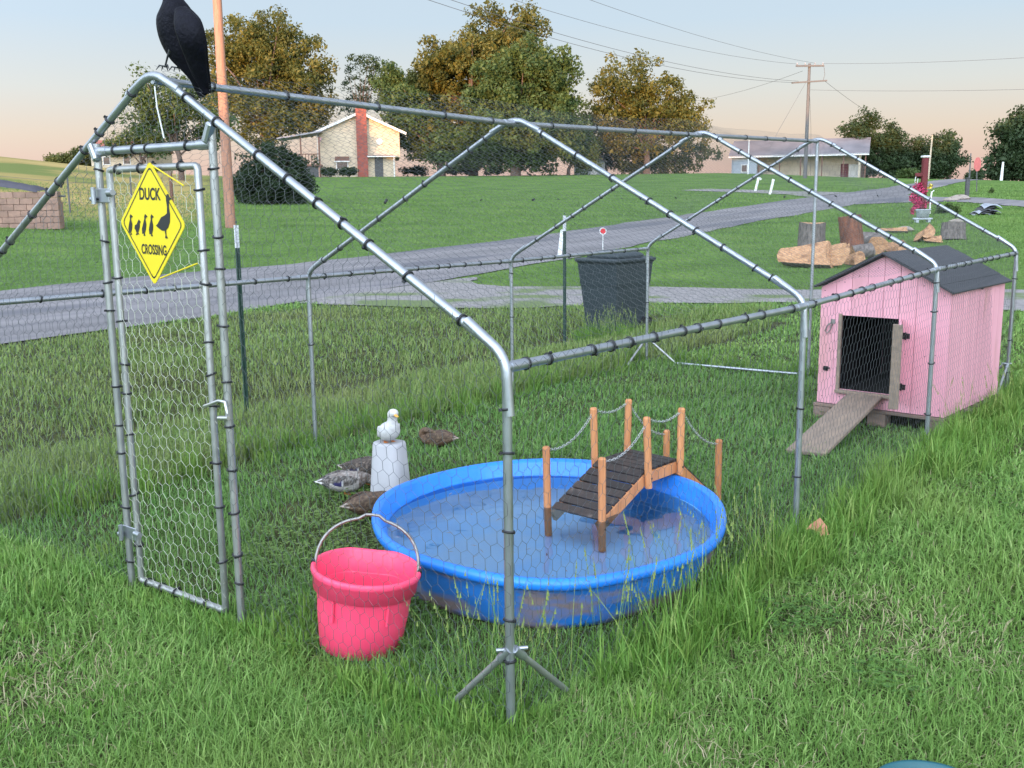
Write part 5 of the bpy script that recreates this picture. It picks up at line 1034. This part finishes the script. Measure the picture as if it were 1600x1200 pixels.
# block hearth at the left edge
bh = empty('block_hearth', tuple(gat(46, 33)), -YAW+R(4), 'low wall of reddish blocks with a dark cover at the left edge', 'block wall')
blk = MB().box((0, 0, 0), (.392, .30, .192), b=.01).mesh('block'); blk.materials.append(blockm)
blk2 = MB().box((0, 0, 0), (.196, .30, .192), b=.01).mesh('block'); blk2.materials.append(blockm)
for rw in range(6):
    for k in range(7):
        if rw == 5 and k > 4: continue
        x = .72-k*.4-(.2 if rw % 2 else 0)
        o = bpy.data.objects.new('block', blk); col.objects.link(o); o.parent = bh; o.location = (x, random.uniform(-.008, .008), .07+rw*.2); o.rotation_euler = (0, 0, random.gauss(0, .01))
    if rw % 2: o = bpy.data.objects.new('block', blk2); col.objects.link(o); o.parent = bh; o.location = (.82, 0, .07+rw*.2)
MB().box((-.9, .55, .35), (3.2, .7, 1.0)).build('hearth_core', blockm, bh)
MB().tube([(.55, .05, 1.02), (1.15, -.1, 1.02)], .03, 8).build('pipe', darkd, bh)
b = MB(); n = 12; b.add([((i/(n-1)-.5)*2.4-.9, (j/(n-1))*1.2-.2, 1.33+.25*math.exp(-(((i/(n-1)-.35)*2.4)**2))-.12*abs(j/(n-1)-.5)+.02*math.sin(5*i+3*j)-(.12 if i == n-1 or j == 0 else 0)) for i in range(n) for j in range(n)], [(i*n+j, (i+1)*n+j, (i+1)*n+j+1, i*n+j+1) for i in range(n-1) for j in range(n-1)], 0, True); b.build('cover', tarp, bh)
# field fence on the left
ff = empty('field_fence', tuple(gat(107, 41)), -YAW, 'thin post and wire fence along the hay field', 'fence')
prev = None
for u, dep, h_ in ((-60, 44, 1.6), (107, 41, 1.6), (205, 43, 1.5), (268, 44, 1.9), (330, 45, 1.5)):
    p = gat(u, dep); q_ = Matrix.Rotation(YAW, 3, 'Z') @ (p-gat(107, 41)); MB().tube([q_-Vector((0, 0, .2)), q_+Vector((0, 0, h_))], .035 if u != 268 else .07, 7).build('post', poleg if u != 268 else brownt, ff)
    if prev is not None:
        for z in (.4, .8, 1.2): MB().tube([prev+Vector((0, 0, z)), q_+Vector((0, 0, z))], .006, 4).build('strand', wirek, ff)
    prev = q_

# ------------------------------------------------------------------ grass
def blades(name, P, H, W, lean, m, label, seg=2, curl=.6, clump=None, seeds=0.0, base_rv=None):
    """every row of P is the foot of one blade: a tapering bent strip of real width"""
    n = len(P); H = np.broadcast_to(H, n)*rng.uniform(.55, 1.2, n); W = np.broadcast_to(W, n)*rng.uniform(.65, 1.3, n)
    th = rng.uniform(0, 2*PI, n); ln = np.abs(rng.normal(0, 1, n))*lean+.06; D = np.stack([np.cos(th), np.sin(th)], -1)*(ln*H)[:, None]
    fa = th+PI/2+rng.normal(0, .6, n); Wv = np.stack([np.cos(fa), np.sin(fa)], -1)*(W/2)[:, None]; drop = curl*ln*H*.5; rows = []
    for s in range(seg):
        t = s/seg; f = 1-.4*t*t
        for sg_ in (-1, 1): rows.append(np.stack([P[:, 0]+D[:, 0]*t**1.6+sg_*Wv[:, 0]*f, P[:, 1]+D[:, 1]*t**1.6+sg_*Wv[:, 1]*f, P[:, 2]+H*t-drop*t**3-.008], -1))
    rows.append(np.stack([P[:, 0]+D[:, 0], P[:, 1]+D[:, 1], P[:, 2]+H-drop-.008], -1))
    nv = 2*seg+1; V = np.stack(rows, 1).reshape(-1, 3); tri = []
    for s in range(seg-1): a = 2*s; tri += [(a, a+1, a+3), (a, a+3, a+2)]
    tri.append((2*seg-2, 2*seg-1, 2*seg)); F = ((np.arange(n)*nv)[:, None, None]+np.array(tri)[None]).reshape(-1, 3)
    rv = rng.uniform(0, 1, n)**1.6
    if clump is not None: rv = .6*rv+.4*clump
    rv = np.repeat(rv, nv)
    if seeds:
        k = np.where(rng.uniform(0, 1, n) < seeds)[0]; T = rows[-1][k]; Dn = D[k]; SV_ = []; 
        for q_ in range(6):
            c = T-np.stack([Dn[:, 0]*.05*q_, Dn[:, 1]*.05*q_, np.full(len(k), .013*q_)], -1); e = .0055*rng.uniform(.6, 1.3, len(k)); a = rng.uniform(0, PI, len(k)); ex = np.stack([np.cos(a)*e, np.sin(a)*e, np.zeros(len(k))], -1); up_ = np.array([0, 0, .015])
            SV_.append(np.stack([c-ex*.6-up_*.5, c+ex*.6-up_*.5, c+up_*.9], 1).reshape(-1, 3))
        SVv = np.concatenate(SV_); F = np.concatenate([F, len(V)+np.arange(len(SVv)).reshape(-1, 3)]); V = np.concatenate([V, SVv]); rv = np.concatenate([rv, np.full(len(SVv), .85)])
    me = npmesh(name, V, F); a = me.attributes.new('rv', 'FLOAT', 'POINT'); a.data.foreach_set('value', rv.astype(np.float32)); o = link(name, me, m); return tag(o, label, 'grass', kind='stuff')
def sector(n, r0, r1, a0=-.56, a1=.58, pw=2.0):     # foot points in front of the camera, thinning with distance
    a = rng.uniform(a0, a1, n)+YAW; u = rng.uniform(0, 1, n)
    if pw == 2.0: r = np.exp(math.log(r0)+u*math.log(r1/r0))
    else: e = 2-pw; r = (r0**e+u*(r1**e-r0**e))**(1/e)
    return np.stack([CAM[0]+np.sin(a)*r, CAM[1]+np.cos(a)*r], -1), r
road_poly = ROAD_N+ROAD_F[::-1]; drv_poly = DRV_N+DRV_F[::-1]; side_poly = SIDE_N+SIDE_F[::-1]
def free(P):
    x, y = P[:, 0], P[:, 1]; ok = ~inside(P, road_poly) & ~inside(P, drv_poly) & ~inside(P, side_poly) & ~inside(P, LANE+LANE2[::-1])
    dx, dy = x-PC.x, y-PC.y; s = dx*SV.x+dy*SV.y; d = dx*DV.x+dy*DV.y
    ok &= (s/(PA*.90))**2+(d/(PB*.90))**2 > 1
    lx = (x-HO.x)*math.cos(HT)+(y-HO.y)*math.sin(HT); ly = -(x-HO.x)*math.sin(HT)+(y-HO.y)*math.cos(HT)
    ok &= ~((lx > 0) & (lx < HW) & (ly > .05) & (ly < HD))
    ok &= np.hypot(x+.765, y-.155) > .13; ok &= ~((np.abs(x+1.90) < .09) & (np.abs(y-1.475) < .08))
    ok &= np.hypot(x-tb.location.x, y-tb.location.y) > .10
    for bx_, by_, br in ((-2.46, 2.45, .06), (-.515, 3.45, .06)): ok &= np.hypot(x-bx_, y-by_) > br
    return ok
def put(P, z=0): return np.stack([P[:, 0], P[:, 1], Zg(P[:, 0], P[:, 1])+z], -1)
def cl(P, s=3.0): return .5+.5*noise2(P[:, 0], P[:, 1], s, 1.3)*noise2(P[:, 1], P[:, 0], s*2.3, 4.1)
def gather(P, k, amt): # pull the feet towards tuft centres
    C_ = P[rng.integers(0, len(P), max(1, len(P)//k))]; return P
P, r = sector(400000, 2.0, 16, -.74, .76); x, y = P.T; inrun = (x > -3.05) & (x < .0) & (y > .0) & (y < 6.0); mead = (x < -3.0) & (x > -9.5) & (y < 9.5) & (y > -4)
k = free(P) & ~inrun & ~mead; P, r = P[k], r[k]; g = np.clip(r/3.4, .85, 3.0)
hm = .058*(1+.45*noise2(P[:, 0], P[:, 1], 2.2, .4))+.018*np.clip(1-np.abs(P[:, 1]+.3)/.5, 0, 1)
blades('lawn_grass', put(P), hm*np.clip(g, 1, 1.25), .0046*g, .85, gr_lawn, 'mown lawn grass in front of and beside the pen', 2, .7, cl(P))
P, r = sector(190000, 2.3, 10.5, -.5, .42, 1.6); x, y = P.T; k = free(P) & (x > -3.05) & (x < .03) & (y > -.02) & (y < 6.05); k &= rng.uniform(0, 1, len(k)) < np.where(np.hypot(x+1.75, y-1.1) < .5, .5, 1); P, r = P[k], r[k]; g = np.clip(r/3.6, .9, 2.2)
dpool = np.sqrt(((P[:, 0]-PC.x)*SV.x+(P[:, 1]-PC.y)*SV.y)**2/PA**2+((P[:, 0]-PC.x)*DV.x+(P[:, 1]-PC.y)*DV.y)**2/PB**2)
blades('run_grass', put(P), np.interp(dpool, [.9, 1.25], [.55, 1])*.062*(1+.35*noise2(P[:, 0], P[:, 1], 2.6, 2.4)), .0036*g, .7, gr_cage, 'short green grass growing inside the pen', 2, .6, cl(P))
# long grass in tufts along the foot of the wire
def strip(n, x0, y0, x1, y1, wdt): t = rng.uniform(0, 1, n); o = rng.normal(0, wdt, n); L = math.hypot(x1-x0, y1-y0); nx, ny = (y1-y0)/L, -(x1-x0)/L; return np.stack([x0+(x1-x0)*t+nx*o, y0+(y1-y0)*t+ny*o], -1)
Q = np.concatenate([strip(230, .10, .35, .10, 6.4, .07), strip(90, .20, 3.4, .2, 6.6, .12), strip(40, .12, .25, .14, 2.2, .10), strip(90, -.62, -.02, .05, .0, .07), strip(60, -1.22, -.03, -.9, .03, .06), strip(34, -1.95, -.05, -1.25, -.04, .05), strip(150, -3.12, .3, -3.12, 6, .09), strip(40, -3.0, 6.1, -.9, 6.15, .08), strip(40, -.35, -.15, .15, -.12, .1), strip(70, -2.9, -.4, -2.0, -.12, .18), strip(40, -4.7, 7.3, -4.2, 7.7, .16), strip(60, -2.2, -.75, .4, -.55, .22)])
Q = Q[free(Q)]; sc_ = rng.uniform(.35, 1.0, len(Q)); sc_ *= np.where((Q[:, 0] > .02) & (Q[:, 1] < .6), .8, 1)*np.where(Q[:, 1] < .12, .48, 1)*np.where(Q[:, 1] < -.3, .72, 1)
nb_ = 30; B = np.repeat(Q, nb_, 0)+rng.normal(0, .028, (len(Q)*nb_, 2)); hb_ = np.repeat(sc_, nb_)*.235; ok = free(B); B, hb_ = B[ok], hb_[ok]
blades('long_grass', put(B), hb_, .0050, .42, gr_long, 'long unmown grass along the foot of the pen', 4, .9, np.repeat(rng.uniform(0, 1, len(Q)), nb_)[ok])
Q = np.concatenate([strip(90, .02, .45, .05, 1.7, .06), strip(60, .1, 4.2, .1, 6.2, .1), strip(40, -.3, .10, .0, .3, .08), strip(120, -4.75, 7.2, -4.1, 7.7, .15), strip(60, -3.2, 2, -3.2, 6, .15), strip(80, -4.4, 0, -3.3, 5, .3)]); Q = Q[free(Q)]
blades('seed_grass', put(Q), .36, .0024, .22, gr_long, 'tall thin grass stalks with seed heads by the wire', 4, .5, None, .85)
# rough verge between the pen and the road
P, r = sector(150000, 3.6, 17, -.74, .25, 1.7); x, y = P.T; k = free(P) & (x < -3.05) & (x > -9.7) & (y < 10.5) & (y > -4); k &= rng.uniform(0, 1, len(x)) < np.clip(np.abs(x+4.9)/.55, .22, 1); P, r = P[k], r[k]; x = P[:, 0]
mul = np.interp(x, [-9.5, -6.5, -5.4, -4.5, -3.3], [.45, .55, .75, 1.0, 1.1])*(1+.4*noise2(P[:, 0], P[:, 1], 1.7, 3))
blades('verge_grass', put(P), .135*mul, .0042*np.clip(r/4.5, .9, 2.5), .5, gr_mead, 'rough uneven grass between the pen and the road', 3, .8, cl(P, 2))
P, r = sector(185000, 11, 70, -.58, .60); x, y = P.T; k = free(P) & ~((x > -9.5) & (y < 9.5) & (x < -3)) & (r > 12); P, r = P[k], r[k]
blades('field_grass', put(P), .065*np.clip(r/22, .9, 1.7), .013*np.clip(r/18, .7, 3.0), .7, gr_far, 'green lawn grass across the road and beyond the driveway', 1, .5, cl(P, .8))
straw = grassmat('straw', [(.30, .26, .14), (.42, .36, .21), (.50, .45, .30)], (.40, .36, .20))
P, r = sector(26000, 2.0, 9); x, y = P.T; k = free(P) & ~((x > -3.05) & (x < 0) & (y > 0)) & (x > -4.2) & (rng.uniform(0, 1, len(x)) < .25+.75*np.clip(noise2(x, y, 1.9, 5.2)*1.5, 0, 1)); P, r = P[k], r[k]
blades('dry_clippings', put(P, .012), .055, .0034*np.clip(r/3.4, .9, 2), 1.5, straw, 'pale dry grass clippings scattered through the lawn', 2, .9)
# clover and broad weeds in the lawn
P, r = sector(60000, 2.0, 9); x, y = P.T; k = free(P) & (x > -4.2) & (np.clip(noise2(x, y, 1.4, 2.2)+.3*noise2(x, y, 6, 1), 0, 1) > .48); P = P[k][:6500]; n = len(P)
c3_ = np.repeat(put(P, 0)+np.stack([np.zeros(n), np.zeros(n), rng.uniform(.022, .058, n)], -1), 3, 0); aa = np.repeat(rng.uniform(0, 6.28, n), 3)+np.tile([0, 2.1, 4.2], n); sz = np.repeat(rng.uniform(.007, .0125, n), 3)
d1 = np.stack([np.cos(aa), np.sin(aa), rng.uniform(-.1, .35, 3*n)], -1)*sz[:, None]; d2 = np.stack([-np.sin(aa), np.cos(aa), np.zeros(3*n)], -1)*sz[:, None]*.62
V = np.stack([c3_, c3_+d1*.6+d2, c3_+d1*1.05, c3_+d1*.6-d2], 1).reshape(-1, 3); me = npmesh('clover', V, np.arange(len(V)).reshape(-1, 4)); a = me.attributes.new('rv', 'FLOAT', 'POINT'); a.data.foreach_set('value', np.repeat(rng.uniform(.1, .75, 3*n), 4).astype(np.float32))
tag(link('clover', me, gr_lawn), 'low clover leaves mixed into the lawn', 'clover', kind='stuff')
# grass bits floating on the pool
n = 46; rr_ = .86*np.sqrt(rng.uniform(0.05, 1, n)); aa = rng.uniform(0, 6.28, n); cx = PC.x+rr_*(np.cos(aa)*PA*SV.x+np.sin(aa)*PB*DV.x); cy = PC.y+rr_*(np.cos(aa)*PA*SV.y+np.sin(aa)*PB*DV.y); th = rng.uniform(0, PI, n); L_ = rng.uniform(.008, .03, n); W_ = rng.uniform(.001, .0025, n)
dx, dy = np.cos(th), np.sin(th); V = np.stack([np.stack([cx-dx*L_-dy*W_*.2, cy-dy*L_+dx*W_*.2, np.full(n, WZ+.0016)], -1), np.stack([cx-dy*W_, cy+dx*W_, np.full(n, WZ+.0028)], -1), np.stack([cx+dx*L_, cy+dy*L_, np.full(n, WZ+.0016)], -1), np.stack([cx+dy*W_, cy-dx*W_, np.full(n, WZ+.0024)], -1)], 1).reshape(-1, 3)
me = npmesh('floating_bits', V, np.arange(4*n).reshape(-1, 4)); tag(link('floating_bits', me, MT['weathered_wood']), 'tiny bits of dry grass floating on the pool water', 'grass bits', kind='stuff')
